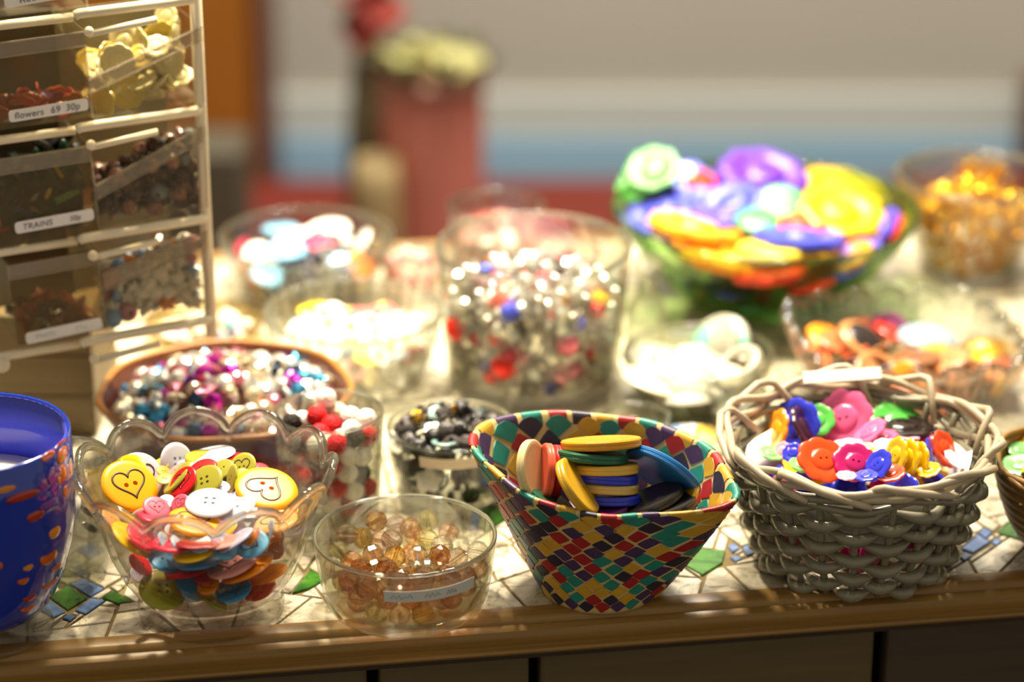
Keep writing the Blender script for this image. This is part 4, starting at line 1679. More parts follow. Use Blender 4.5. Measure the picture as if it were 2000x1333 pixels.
for ci, bm in far_bm.items():
    m = bpy.data.meshes.new('patches')
    bm.to_mesh(m)
    bm.free()
    o = obj('far_paper_patches', m, PM[ci], mos)
    o['kind'] = 'stuff'
# coloured folds over the rim
for k in range(27):
    a0, a1 = 2 * PI * (k + 0.09) / 27, 2 * PI * (k + rng.uniform(0.78, 0.92)) / 27
    V, F = [], []
    sec = [(0.94, 0.0002), (0.99, 0.0004), (1.016, 0.0002), (1.025, -0.0016), (1.016, -0.0034), (0.99, -0.0036), (0.94, -0.0034)]
    for q in range(4):
        a = a0 + (a1 - a0) * q / 3
        V += [mos_pt(a, t, off) for t, off in sec]
    n = len(sec)
    for q in range(3):
        for s_ in range(n - 1):
            F.append((q * n + s_, (q + 1) * n + s_, (q + 1) * n + s_ + 1, q * n + s_ + 1))
    obj('rim_patch', fix_normals(mesh_from(V, F)), PM[(0, 1, 2, 3, 1, 0, 2, 4, 0, 1, 3, 2)[k % 12]], mos)
MV = Vessel(mx0, my0, [(0.0, 0.026), (0.02, 0.036), (0.04, 0.046), (0.06, 0.056), (0.075, 0.062)], 0.004, 0.048, 0.066)
DC = {'cream': (226, 206, 150), 'coral': (226, 92, 66), 'crimson': (170, 30, 30), 'yellow': (214, 150, 22), 'green': (34, 100, 72), 'tan yellow': (222, 178, 70), 'royal blue': (40, 54, 190), 'sand': (208, 176, 100),
      'mid blue': (38, 110, 176), 'black': (40, 36, 34), 'violet': (84, 28, 90), 'ochre': (206, 160, 38)}
DM = {k: pcol('disc ' + k, v, rough=0.3, var=0.06) for k, v in DC.items()}
discs = [  # centre (crop), half length, minor/major, angle, colour, lift of the centre above the hit (mm towards camera), label
    (830, 262, 240, 0.04, 3, 'yellow', 0, 'yellow thick disc lying highest at the back of the mosaic bowl'),
    (765, 335, 225, 0.06, -5, 'green', -2, 'dark green thick disc under the topmost yellow disc'),
    (850, 408, 205, 0.06, 0, 'tan yellow', 0, 'tan yellow thick disc above the upper royal blue disc'),
    (855, 462, 195, 0.06, -4, 'royal blue', 0, 'royal blue thick disc, upper of the two in the flat stack'),
    (875, 522, 180, 0.06, -3, 'sand', 0, 'sand thick disc between the two royal blue discs'),
    (890, 592, 175, 0.06, 0, 'royal blue', 0, 'royal blue thick disc, lower of the two in the flat stack'),
    (560, 430, 160, 0.16, 86, 'crimson', 0, 'crimson thick disc standing behind the coral disc'),
    (506, 425, 165, 0.2, 86, 'coral', -2, 'coral thick disc standing beside the cream disc'),
    (420, 410, 172, 0.42, -87, 'cream', -4, 'cream thick disc standing on edge at the wall of the mosaic bowl'),
    (530, 600, 150, 0.22, -30, 'green', 2, 'dark green thick disc sunk behind the front rim of the mosaic bowl'),
    (690, 520, 190, 0.30, -57, 'ochre', -8, 'ochre thick disc leaning steeply in front of the stack'),
    (850, 655, 140, 0.3, 5, 'violet', 5, 'violet thick disc at the bottom of the mosaic bowl heap'),
    (1195, 435, 250, -0.33, -33, 'mid blue', -7, 'large mid-blue thick disc tilted against the wicker side'),
    (1130, 600, 200, 0.22, 24, 'black', -1, 'upper black thick disc near the front rim'),
    (1210, 640, 190, 0.22, 16, 'black', -3, 'lower black thick disc near the front rim'),
    (1330, 590, 120, 0.3, 60, 'ochre', 3, 'ochre thick disc half hidden under the mid-blue disc'),
]
DY = {'yellow': 1.169, 'crimson': 1.163, 'coral': 1.160, 'cream': 1.158, 'ochre': 1.146, 'violet': 1.150, 'mid blue': 1.170, 'black': 1.157}
for cx_, cy_, rp, asp, ang, w, dp, lab in discs:
    u, v = 900 + cx_ / 3.03, 780 + cy_ / 3.03
    yy = DY.get(w, 1.159 + (974 - v) / 108 * 0.010)
    if 'sunk behind' in lab:
        yy = 1.153
    elif 'half hidden' in lab:
        yy = 1.160
    elif 'lower black' in lab:
        yy = 1.153
    p = pxy(u, v, yy)
    o = obj('thick_disc', DISC, DM[w])
    r = rp / 3.03 / pxscale(p)
    pose(o, p, ell_normal(asp, ang), rng.uniform(0, 6.28), (r, r, min(r, 0.0155) * 0.95))
    tag(o, lab, 'disc')
for k in range(12):
    a, q = rng.random() * 6.28, 0.008 * math.sqrt(rng.random())
    o = obj('thick_disc', DISC, DM[rng.choice(('royal blue', 'black', 'crimson', 'green', 'violet'))])
    pose(o, (mx0 + q * math.cos(a), my0 + q * math.sin(a), 0.010 + 0.0028 * k), (rng.gauss(0, 0.2), rng.gauss(0, 0.2), 1), 0, 0.0155)
    tag(o, 'thick disc buried at the bottom of the mosaic bowl', 'disc', 'discs buried in the mosaic bowl')

# ---- grey wicker basket of flower buttons
wx, wy = 0.1759, 1.2038
bas = thing('wicker_basket', 'grey glossy wicker basket with wavy rim, full of plastic flower buttons', 'basket', (wx, wy, 0))
M_WICK = plastic('grey_painted_wicker', C(128, 122, 100), 0.28, 0.5, var=0.22, scale=70, coat=0.25, bump=0.15)
M_WICK2 = plastic('bleached_wicker', C(186, 170, 142), 0.4, 0.45, var=0.2, scale=70, bump=0.15)
WZ = [0.0, 0.02, 0.045, 0.06, 0.075]
WR = [0.0440, 0.0535, 0.0600, 0.0632, 0.0680]
wr = lambda z: float(np.interp(z, WZ, WR))
NS = 22
for row in range(9):
    z = 0.0042 + row * 0.0062
    pts, rad = [], []
    n = NS * 6
    for k in range(n):
        th = 2 * PI * k / n
        c = math.cos(NS / 2 * th + PI * (row % 2))
        r = wr(z) + 0.0026 * c
        pts.append((r * math.cos(th), r * math.sin(th), z - 0.0014 * c + 0.0006 * math.sin(3 * th + row)))
        rad.append(0.0025 + 0.0009 * c)
    obj('weaver', tube(pts, rad, 8, closed=True), M_WICK, bas)
for k in range(NS):
    th = 2 * PI * (k + 0.02) / NS
    pts = [(wr(z) * math.cos(th), wr(z) * math.sin(th), z) for z in (0.002, 0.015, 0.03, 0.045, 0.06, 0.066)]
    obj('stake', tube(pts, 0.0019, 8), M_WICK, bas)
obj('basket_base', lathe([(0, 0.001), (0.04, 0.0005), (0.0435, 0.003), (0.04, 0.0045), (0, 0.004)], 40), M_WICK, bas)
# rim: strands braided in long overlapping runs with kinks
rng = random.Random(31)
for q in range(4):                       # long strands running round the border
    pts = []
    for k in range(84):
        th = 2 * PI * k / 84
        z = 0.0590 + 0.0036 * q + 0.0016 * math.cos(5 * th + 1.7 * q) + 0.0012 * math.sin(9 * th + q) + 0.0022 * max(0, math.sin(th))
        r = wr(z) + 0.0012 + 0.0018 * math.cos(7 * th + 2.1 * q)
        pts.append((r * math.cos(th), r * math.sin(th), z))
    obj('border_strand', tube(pts, 0.0021, 8, closed=True), M_WICK2 if q > 1 else M_WICK, bas)
NK = 10
for k in range(NK):                      # stake ends bent over into a zigzag edge
    a0 = 2 * PI * (k + rng.uniform(-0.12, 0.12)) / NK + 0.1
    a1 = a0 + 2 * PI / NK * rng.uniform(1.25, 1.5)
    lift = 0.0050 * max(0, math.sin((a0 + a1) / 2)) + rng.uniform(-0.001, 0.001)
    P = []
    for (f, dr, dz) in ((0, -0.0042, 0.058), (0.12, -0.0026, 0.0665), (0.2, 0.0002, 0.0720), (0.26, 0.0020, 0.0732), (0.34, 0.0034, 0.0730), (0.6, 0.0042, 0.0690), (0.9, 0.0044, 0.0640), (1.0, 0.0040, 0.0620)):
        a = a0 + (a1 - a0) * f
        r = wr(dz) + dr + 0.0006
        P.append((r * math.cos(a) + rng.gauss(0, 0.0003), r * math.sin(a) + rng.gauss(0, 0.0003), dz + lift * min(1, f * 5) * (1 - f * 0.6)))
    obj('border_strand', tube(P, [0.0017, 0.0020, 0.0021, 0.0021, 0.0021, 0.0021, 0.0020, 0.0017], 8), M_WICK2, bas)
WV = Vessel(wx, wy, [(z, r - 0.0055) for z, r in zip(WZ, WR)], 0.005, 0.056, 0.066)
# folded paper liner showing above the heap
V, F = [], []
n = 40
for lev, (zz0, dr) in enumerate(((0.03, -0.0068), (0.056, -0.0062), (0.0592, -0.0058))):
    for k in range(n):
        th = 2 * PI * k / n
        j = 0.0008 * math.sin(5 * th) + 0.0006 * math.sin(9 * th + 1)
        z = zz0 + (0.0035 * math.sin(3 * th + 0.6) - (0.010 if math.sin(th) > 0.1 else 0) if lev == 2 else 0)
        r = wr(zz0) + dr + j
        V.append((wx + r * math.cos(th), wy + r * math.sin(th), z))
for l in range(2):
    for k in range(n):
        F.append((l * n + k, l * n + (k + 1) % n, (l + 1) * n + (k + 1) % n, (l + 1) * n + k))
m = mesh_from(V, F)
o = obj('paper_liner', m, PAPER)
md = o.modifiers.new('t', 'SOLIDIFY')
md.thickness = 0.0003
tag(o, 'white paper liner showing inside the rim of the grey wicker basket', 'paper')
# stuck-on label at the back rim
p = px(1645, 733, 0.076)
lb = box(0.041, 0.0004, 0.0068, center=(0, 0, 0))
o = obj('paper_label', lb, PAPER, bas)
o.matrix_local = Matrix.Translation(p - bas.location + Vector((0, 0.000, 0.0))) @ Matrix.Rotation(math.radians(-4), 4, 'Y') @ Matrix.Rotation(math.radians(-48), 4, 'X')
FC = {'blue': (52, 60, 214), 'orange': (244, 150, 24), 'plum': (62, 26, 34), 'green': (86, 182, 74), 'pink': (244, 106, 160), 'black': (38, 26, 24), 'rose': (240, 84, 140), 'orange red': (238, 74, 20), 'magenta': (178, 16, 96),
      'yellow': (250, 204, 24), 'white': (240, 232, 228), 'pale pink': (248, 176, 196), 'pale green': (134, 204, 120), 'amber': (250, 180, 30)}
FM = {k: pcol('flower ' + k, v, rough=0.2, coat=0.25, var=0.03) for k, v in FC.items()}
flowers = [
    (525, 335, 92, 0.85, 20, 'green', 5, 'green flower button behind the blue and plum ones in the wicker basket'),
    (385, 345, 128, 0.88, 70, 'blue', 1, 'large blue flower button leaning at the mosaic-bowl side of the basket'),
    (330, 405, 112, 0.34, 74, 'orange', -4, 'orange flower button seen edge-on before the large blue one'),
    (492, 405, 118, 0.42, -62, 'plum', -3, 'dark plum flower button tilted between blue and pink ones'),
    (690, 348, 142, 0.90, 60, 'pink', -3, 'large pink flower button facing out at the middle of the basket'),
    (815, 425, 96, 0.32, 40, 'pink', -4, 'thin pink flower button edge in front of the large pink one'),
    (990, 340, 140, 0.7, -8, 'green', 2, 'green flower button above the black one in the wicker basket'),
    (980, 400, 152, 0.34, -2, 'black', -1, 'black fluted flower button lying beneath the green one'),
    (890, 442, 66, 0.4, 8, 'rose', 1, None), (992, 437, 76, 0.32, -6, 'pale pink', 0, None), (1095, 456, 52, 0.6, -10, 'rose', 1, None),
    (700, 500, 90, 0.4, 10, 'pale pink', 1, None), (880, 495, 52, 0.7, 20, 'white', 1, None), (805, 508, 50, 0.6, 10, 'amber', 2, None),
    (745, 575, 112, 0.8, -10, 'magenta', 1, 'magenta flower button between the orange-red and the blue one'),
    (580, 562, 128, 0.78, -20, 'orange red', -3, 'orange-red flower button at the front paper liner'),
    (950, 540, 94, 0.42, 78, 'yellow', -1, 'first yellow flower button of the standing row, nearest the magenta one'),
    (1012, 552, 94, 0.40, 80, 'yellow', -2, 'middle yellow flower button of the standing row'),
    (1062, 560, 90, 0.40, 84, 'yellow', -2, 'last yellow flower button of the standing row, beside the blue edge'),
    (1118, 530, 78, 0.36, -82, 'blue', 0, 'blue flower button standing between the yellow row and the orange-red one'),
    (1192, 508, 96, 0.66, -62, 'orange red', -2, 'orange-red flower button at the far side of the yellow row'),
    (858, 588, 84, 0.55, 58, 'blue', -4, 'blue flower button tilted in front of the magenta one'),
    (922, 628, 72, 0.5, 14, 'orange red', -1, 'small orange-red flower button at the front rim below the yellow row'),
    (1112, 612, 60, 0.5, 20, 'yellow', -1, 'pale yellow flower button under the yellow row at the front rim'),
    (322, 528, 62, 0.5, -16, 'pale green', 0, None), (376, 515, 48, 0.7, 60, 'pale pink', 0, None), (432, 525, 54, 0.8, 40, 'blue', 1, None),
    (800, 640, 60, 0.4, 10, 'blue', 1, None), (700, 640, 50, 0.4, 0, 'pale pink', 2, None), (1240, 560, 60, 0.5, -40, 'white', 2, None), (470, 590, 60, 0.5, -20, 'pale green', 3, None),
]
for cx_, cy_, rp, asp, ang, w, dp, lab in flowers:
    u, v = 1380 + cx_ / 2.563, 680 + cy_ / 2.563
    o, r = put_disc(WV, u, v, rp / 2.45, asp, ang, FLOWER, FM[w], 'flower_button', dp * 0.001, 0.004, rng.uniform(-0.5, 0.5), 1.0, rng)
    tag(o, lab or '', 'button')
    if not lab:
        order_label(o, w, 'flower button', 'deep in the wicker basket', u)
for o in scatter(WV, [(wx + q * math.cos(a), wy + q * math.sin(a), z) for q, a, z in [(0.05 * math.sqrt(rng.random()) * 0.9, rng.random() * 6.28, rng.uniform(0.012, 0.048)) for _ in range(40)]], 0.026, [FLOWER],
                 [(k, FM[k], 1) for k in ('magenta', 'orange red', 'blue', 'rose', 'yellow')], 'flower_button', 'button', 'flower button', 'buried inside the grey wicker basket', 'flower buttons buried in the wicker basket', rng):
    pass

# ---- brown coiled bowl at the right edge
rx0, ry0 = px(2140, 905, 0.052).x, px(2140, 905, 0.052).y
RO = [(0.024, 0.0), (0.030, 0.004), (0.037, 0.012), (0.043, 0.022), (0.0475, 0.034), (0.0505, 0.046), (0.0515, 0.052)]
zs = np.linspace(0, 0.052, 40)
ro = [(float(np.interp(z, [q[1] for q in RO], [q[0] for q in RO])) + 0.0007 * math.sin(z / 0.0026 * PI), float(z)) for z in zs]
coil = thing('coiled_bowl', 'brown coiled straw bowl with green flower buttons at the right end', 'bowl', (rx0, ry0, 0))
obj('bowl_body', vessel_mesh(ro, 0.003, 0.004, 64), wood('brown_straw', C(150, 112, 56), C(104, 74, 36), (6, 6, 300), 0.5), coil)
for k, z in enumerate((0.0515, 0.0535)):
    pts = []
    for q in range(60):
        a = 2 * PI * q / 60
        pts.append(((0.0500 + 0.0008 * math.sin(a * 9 + k * PI)) * math.cos(a), (0.0500 + 0.0008 * math.sin(a * 9 + k * PI)) * math.sin(a), z + 0.0006 * math.cos(a * 9 + k * PI)))
    obj('rim_coil', tube(pts, 0.0016, 8, closed=True), wood('straw_rim', C(176, 136, 66), C(130, 92, 44), (30, 30, 30), 0.5), coil)
CV = Vessel(rx0, ry0, [(z, r - 0.0035) for r, z in RO], 0.005, 0.046, 0.062)
for u, v, rp, asp, ang, w, dp in [(1990, 828, 34, 0.7, 60, 'green', -3), (2004, 866, 30, 0.8, 20, 'green', -3), (1992, 884, 26, 0.6, -10, 'pale green', -4), (1978, 858, 34, 0.5, 70, 'black', 0), (1962, 862, 26, 0.5, 60, 'amber', 0),
                                  (1962, 838, 24, 0.5, 40, 'amber', 1), (2040, 850, 40, 0.7, 0, 'green', 0), (2060, 900, 40, 0.7, 10, 'black', 0), (2110, 870, 44, 0.7, 20, 'pale green', 0), (2150, 920, 44, 0.6, 0, 'green', 0)]:
    o, r = put_disc(CV, u, v, rp, asp, ang, FLOWER5, FM[w], 'flower_button', dp * 0.001, 0.004, None, 1.1, rng)
    tag(o, '', 'button')
    order_label(o, w, 'flower button', 'in the coiled straw bowl', u)

for o in scatter(CV, CV.shell(rng, 40, 0.013), 0.019, [FLOWER5], [(k, FM[k], 1) for k in ('green', 'black', 'amber', 'pale green')], 'flower_button', 'button', 'flower button', 'of the coiled straw bowl', '', rng, tilt=0.5):
    pass

# ---- tall glass of knotted cord balls
kx, ky = -0.0957, 1.2476
KO = [(0.0225, 0.0), (0.0240, 0.0015), (0.0250, 0.006), (0.0262, 0.02), (0.0275, 0.042), (0.0286, 0.0633)]
kg, KV = vessel('glass_tumbler', 'clear tumbler filled with red, black and white cord knots', 'glass', kx, ky, KO, 0.0014, 0.006, G_CLEAR, 0.051, 0.059, n=64, part='tumbler_body')
KM = {'red': plastic('red_cord', C(190, 28, 34), 0.6, 0.2, var=0.15, scale=200), 'black': plastic('black_cord', C(34, 26, 24), 0.6, 0.2, var=0.2, scale=200), 'white': plastic('white_cord', C(238, 232, 222), 0.65, 0.2, var=0.04, scale=200),
      'cream': plastic('cream_cord', C(222, 206, 180), 0.65, 0.2, var=0.05)}
kn = [(595, 792, 'white'), (575, 800, 'white'), (612, 778, 'white'), (628, 805, 'black'), (668, 806, 'black'), (655, 780, 'white'), (660, 772, 'cream'), (578, 825, 'black'), (613, 822, 'red'), (645, 830, 'red'), (622, 850, 'red'), (685, 822, 'white'),
      (712, 812, 'red'), (718, 826, 'white'), (690, 852, 'white'), (668, 858, 'white'), (705, 858, 'white'), (598, 865, 'black'), (668, 884, 'white'), (702, 890, 'white'), (722, 862, 'red'), (640, 880, 'red'), (676, 920, 'white'), (655, 905, 'red'),
      (700, 926, 'black'), (730, 905, 'black'), (640, 930, 'black'), (660, 950, 'red'), (685, 955, 'white'), (715, 955, 'red'), (648, 985, 'white'), (680, 990, 'red'), (705, 985, 'black'), (660, 1010, 'white'), (690, 1010, 'red')]
P0, W0 = [], []
for u, v, w in kn:
    P0.append(KV.hit(u, v, 0.0052))
    W0.append(w)
P1 = relax(P0, [0.0050] * len(P0), KV, 60, 0.1)
for p, w in zip(P1, W0):
    o = obj('cord_knot', KNOT, KM[w])
    pose(o, p, (rng.gauss(0, 1), rng.gauss(0, 1), rng.gauss(0, 1)), 0, 0.0054)
    tag(o, '', 'knot')
    order_label(o, w, 'cord knot', 'in the tumbler', to_px(p)[0])
for k in range(22):
    a, q = rng.random() * 6.28, 0.014 * math.sqrt(rng.random())
    w = rng.choice(('red', 'black', 'white'))
    o = obj('cord_knot', KNOT, KM[w])
    pose(o, (kx + q * math.cos(a), ky + q * math.sin(a), 0.012 + 0.0018 * k), (rng.gauss(0, 1), rng.gauss(0, 1), rng.gauss(0, 1)), 0, 0.0053)
    tag(o, '%s cord knot in the core of the tumbler heap' % w, 'knot', '%s knots in the core of the tumbler' % w)

# ---- glass bowl of black beads with label
bx, by = -0.0330, 1.2830
BO = [(0.0265, 0.0), (0.029, 0.003), (0.0310, 0.010), (0.0330, 0.022), (0.0345, 0.0392)]
bb, BV = vessel('glass_bowl', 'small clear glass bowl heaped with black beads, labelled on its front', 'bowl', bx, by, BO, 0.0016, 0.004, G_CLEAR, 0.034, 0.050, n=64)
child_world('paper_label', curved_label(BV, math.radians(-27), math.radians(48), 0.0295, 0.0355, 0.0025), plastic('cream_paper', C(222, 208, 182), 0.8, var=0.03), bb)
M_BLK = pcol('glossy black', (30, 27, 26), rough=0.25)
cl = [('black', M_BLK, 6), ('dark grey', pcol('dark grey', (70, 64, 62), rough=0.35), 3), ('deep teal', pcol('deep teal', (36, 66, 66), rough=0.25), 1)]
for o in scatter(BV, BV.shell(rng, 140, 0.0080), 0.0105, [BEAD_SMALL, KNOT, RING, OVAL], cl, 'black_bead', 'bead', 'bead', 'heaped in the small labelled glass bowl', 'beads in the small labelled glass bowl', rng, tilt=1.0):
    pass
for u, v, rp, asp, ang, ms, w, col, lab in [(815, 816, 15, 0.8, 0, BEAD, 'yellow', (236, 178, 20), 'yellow bead on top of the black beads'), (832, 790, 18, 0.8, 0, KNOT, 'black', (26, 24, 22), 'black knot topping the heap of black beads'),
                                            (852, 808, 17, 0.9, 0, SHELL_CAP, 'aqua', (190, 226, 220), 'pale aqua shiny cap on top of the black beads'), (886, 800, 14, 0.7, 0, OVAL, 'gold', (220, 160, 70), 'gold bead beside the aqua cap'),
                                            (778, 866, 28, 0.7, -30, FLOWER5, 'white', (236, 232, 218), 'white flower piece at the tumbler side of the black beads'), (845, 838, 17, 0.7, 0, FLOWER5, 'white', (236, 232, 218), 'small white flower piece amid the black beads'),
                                            (838, 935, 26, 0.95, 30, FLOWER5, 'white', (246, 244, 228), 'white flower pressed against the front of the small glass bowl'), (790, 840, 22, 0.7, 20, BEAD, 'grey', (74, 68, 66), 'round dark grey bead beside the yellow bead'),
                                            (868, 864, 26, 0.3, 0, RING, 'teal', (120, 150, 146), 'teal ring lying among the black beads')]:
    o, r = put_disc(BV, u, v, rp, asp, ang, ms, pcol('blk ' + w, col, rough=0.2), 'bead_charm', -0.003, 0.003, None, 1.0, rng)
    tag(o, lab, 'charm')

# ---- small glass dish behind the goblet
tx, ty = px(122, 892, 0.066).x, px(122, 892, 0.066).y
TO = [(0.017, 0.0), (0.0185, 0.002), (0.020, 0.012), (0.0222, 0.04), (0.0232, 0.066)]
tt, TV = vessel('glass_tumbler', 'clear tumbler standing half hidden behind the blue goblet', 'glass', tx, ty, TO, 0.0014, 0.006, G_CLEAR, 0.05, 0.055, n=56, part='tumbler_body')
for u, v, rp, asp, ang, ms, col, w in [(182, 905, 18, 0.3, 60, OVAL, (40, 56, 44), 'dark green'), (176, 1000, 22, 0.3, 60, OVAL, (30, 34, 32), 'black'), (160, 880, 24, 0.6, 0, SHELL_CAP, (230, 226, 210), 'white'), (150, 990, 24, 0.4, 80, SHELL_CAP, (214, 206, 190), 'cream'),
                                       (175, 1030, 18, 0.4, 60, OVAL, (60, 70, 60), 'grey green'), (150, 940, 26, 0.5, 40, SHELL_CAP, (226, 220, 206), 'ivory')]:
    o, r = put_disc(TV, u, v, rp, asp, ang, ms, pcol('tumbler ' + w, col, rough=0.25), 'shell_piece', 0.0, 0.004, None, 1.0, rng)
    tag(o, '', 'shell')
    order_label(o, w, 'shell piece', 'in the tumbler behind the goblet', u)

# ---- ochre bowl of metallic beads
ex, ey = -0.1592, 1.3313
M_OCHRE = plastic('red_brown_pottery', C(78, 40, 24), 0.45, 0.4, var=0.2, scale=40)
M_RIMY = plastic('ochre_rim_glaze', C(150, 98, 36), 0.4, 0.4, var=0.2, scale=60)
EOu = [(0.044, 0.0), (0.050, 0.003), (0.058, 0.015), (0.065, 0.03), (0.0705, 0.0402)]


def oct_mod(th, r, z, i):
    return r * (1 + 0.016 * math.cos(7 * th + 0.5) * min(1, z / 0.04)), z


eb = thing('pottery_bowl', 'wide red-brown pottery bowl heaped with shiny metallic beads', 'bowl', (ex, ey, 0))
obj('bowl_body', vessel_mesh(EOu, 0.003, 0.004, 96, oct_mod), M_OCHRE, eb)
obj('rim', lathe([(0.0670, 0.0395), (0.0676, 0.0412), (0.069, 0.0420), (0.0705, 0.0412), (0.0709, 0.0395)], 96, oct_mod, closed=True), M_RIMY, eb)
EV = Vessel(ex, ey, [(z, r - 0.0042) for r, z in EOu], 0.005, 0.035, 0.054)
MET = {k: plastic('metal_' + k.replace(' ', '_'), C(*c), 0.22, 0.5, metal=0.82 if k in ('silver', 'champagne', 'pink') else 0.9, var=0.05) for k, c in {'silver': (240, 238, 228), 'champagne': (226, 206, 170), 'turquoise': (70, 150, 190), 'magenta': (170, 30, 140), 'pink': (222, 130, 150), 'violet': (110, 40, 130),
      'rose red': (190, 60, 90), 'steel blue': (60, 80, 104), 'gold': (230, 170, 50)}.items()}
cl = [('silver', MET['silver'], 9), ('champagne', MET['champagne'], 4), ('turquoise', MET['turquoise'], 1.2), ('magenta', MET['magenta'], 0.9), ('pink', MET['pink'], 1.5), ('violet', MET['violet'], 0.5), ('steel blue', MET['steel blue'], 0.8)]
rng = random.Random(41)
for o in scatter(EV, EV.shell(rng, 220, 0.0088), 0.0102, [STAR, BEAD_SMALL, OVAL, BEAD], cl, 'metallic_bead', 'bead', 'metallic bead', 'heaped in the red-brown pottery bowl', 'metallic beads in the pottery bowl', rng, tilt=1.0, size=(0.9, 1.25)):
    pass
for u, v, rp, asp, ang, w in [(402, 770, 24, 0.8, -50, 'pink'), (305, 737, 20, 0.8, 40, 'turquoise'), (560, 707, 20, 0.8, 40, 'violet'), (592, 702, 22, 0.8, 40, 'turquoise'), (556, 748, 22, 0.6, 0, 'magenta'), (318, 770, 16, 0.8, 0, 'magenta'), (450, 730, 14, 0.8, 0, 'magenta'),
                              (320, 800, 16, 0.8, 0, 'turquoise'), (462, 690, 20, 0.8, 0, 'pink'), (392, 742, 14, 0.8, 0, 'rose red'), (396, 695, 18, 0.8, 20, 'turquoise'), (500, 812, 18, 0.8, 20, 'pink'), (590, 738, 14, 0.8, 0, 'rose red')]:
    o, r = put_disc(EV, u, v, rp, asp, ang, STAR, MET[w], 'metallic_star', -0.003, 0.003, None, 1.0, rng)
    tag(o, '', 'charm')
    order_label(o, w, 'metallic star', 'on the pottery bowl heap', u)

# ---- tall jar of silver charms
jx, jy = 0.0126, 1.4376
JO = [(0.0490, 0.0), (0.0505, 0.002), (0.0512, 0.006), (0.0530, 0.03), (0.0555, 0.06), (0.0576, 0.0853)]
jj, JV = vessel('glass_jar', 'tall clear glass jar filled with silver and red charms at the centre', 'jar', jx, jy, JO, 0.0022, 0.008, G_CLEAR, 0.063, 0.071, n=80, part='jar_body')
cl = [('silver', MET['silver'], 8), ('pewter', plastic('metal_pewter', C(150, 142, 130), 0.25, metal=1.0), 5), ('pink', MET['pink'], 1.1), ('red', plastic('metal_red', C(190, 26, 20), 0.16, metal=0.6), 0.8), ('gold', MET['gold'], 0.4), ('blue', plastic('metal_blue', C(50, 66, 170), 0.16, metal=0.6), 0.4)]
for o in scatter(JV, JV.shell(rng, 290, 0.0086), 0.0098, [STAR, BEAD_SMALL, OVAL, BEAD], cl, 'jar_charm', 'charm', 'charm', 'in the tall glass jar', 'charms in the tall glass jar', rng, tilt=1.0, size=(0.9, 1.3)):
    pass
JD = Vessel(jx, jy, [(z, r - 0.009) for z, r in JV.inner], 0.009, 0.055, 0.062)
for o in scatter(JD, JD.shell(rng, 150, 0.0092), 0.0105, [BEAD, BEAD_SMALL, STAR], cl, 'silver_bead', 'bead', 'bead', 'in the inner layer of the tall jar', '', rng, tilt=1.0, size=(0.9, 1.3)):
    pass
for u, v, rp, w, col in [(898, 640, 30, 'scarlet', (220, 36, 16)), (985, 715, 28, 'scarlet', (206, 26, 16)), (1000, 690, 22, 'crimson', (150, 12, 40)), (995, 612, 20, 'royal blue', (50, 66, 200)), (1168, 588, 20, 'bright yellow', (248, 206, 10)),
                         (1130, 632, 14, 'royal blue', (50, 66, 200)), (978, 590, 22, 'coral', (214, 80, 60)), (1108, 672, 24, 'rosy', (220, 110, 130)), (960, 735, 16, 'scarlet', (230, 60, 20)), (890, 600, 14, 'coral', (214, 80, 60)), (930, 660, 16, 'crimson', (160, 20, 40))]:
    o, r = put_disc(JV, u, v, rp, 0.8, rng.uniform(0, 90), BEAD, pcol('jar ' + w, col, rough=0.15, metal=0.3), 'jar_bead', -0.002, 0.004, None, 1.0, rng)
    tag(o, '', 'bead')
    order_label(o, w, 'large bead', 'in the tall glass jar', u)

# ---- bowls behind on the left
lx, ly = -0.1323, 1.5784
LO = [(0.032, 0.0), (0.036, 0.003), (0.045, 0.014), (0.052, 0.028), (0.0566, 0.0394)]
lb_, LV = vessel('glass_bowl', 'clear glass bowl of mixed coloured buttons behind the wire rack post', 'bowl', lx, ly, LO, 0.0022, 0.004, G_CLEAR, 0.031, 0.036, n=64)
cl = [('dark navy', pcol('dark navy', (30, 28, 38)), 8), ('light blue', pcol('sky button', (120, 180, 214)), 2), ('white', pcol('white button', (240, 236, 226)), 3), ('yellow', pcol('warm yellow', (230, 190, 80)), 1.5), ('hot pink', pcol('hot pink', (214, 60, 96)), 1), ('orange', pcol('bright orange', (236, 130, 50)), 1)]
rng = random.Random(51)
for o in scatter(LV, LV.shell(rng, 60, 0.0135), 0.020, [B_TWO, B_FOUR, RING], cl, 'mixed_button', 'button', 'button', 'in the bowl behind the rack post', 'buttons in the bowl behind the rack post', rng, tilt=0.35):
    pass
for u, v, rp, asp, ang, w in [(640, 450, 44, 0.5, 8, 'white'), (600, 462, 40, 0.4, 0, 'white'), (622, 472, 36, 0.5, 0, 'hot pink'), (555, 490, 44, 0.4, 0, 'light blue'), (525, 425, 36, 0.3, 0, 'light blue'), (560, 470, 30, 0.4, 20, 'white'), (706, 475, 30, 0.35, 60, 'white')]:
    o, r = put_disc(LV, u, v, rp, asp, ang, B_FOUR, dict((c[0], c[1]) for c in cl)[w], 'mixed_button', -0.002, 0.003, None, 1.0, rng)
    tag(o, '', 'button')
    order_label(o, w, 'big button', 'on the bowl behind the rack post', u)
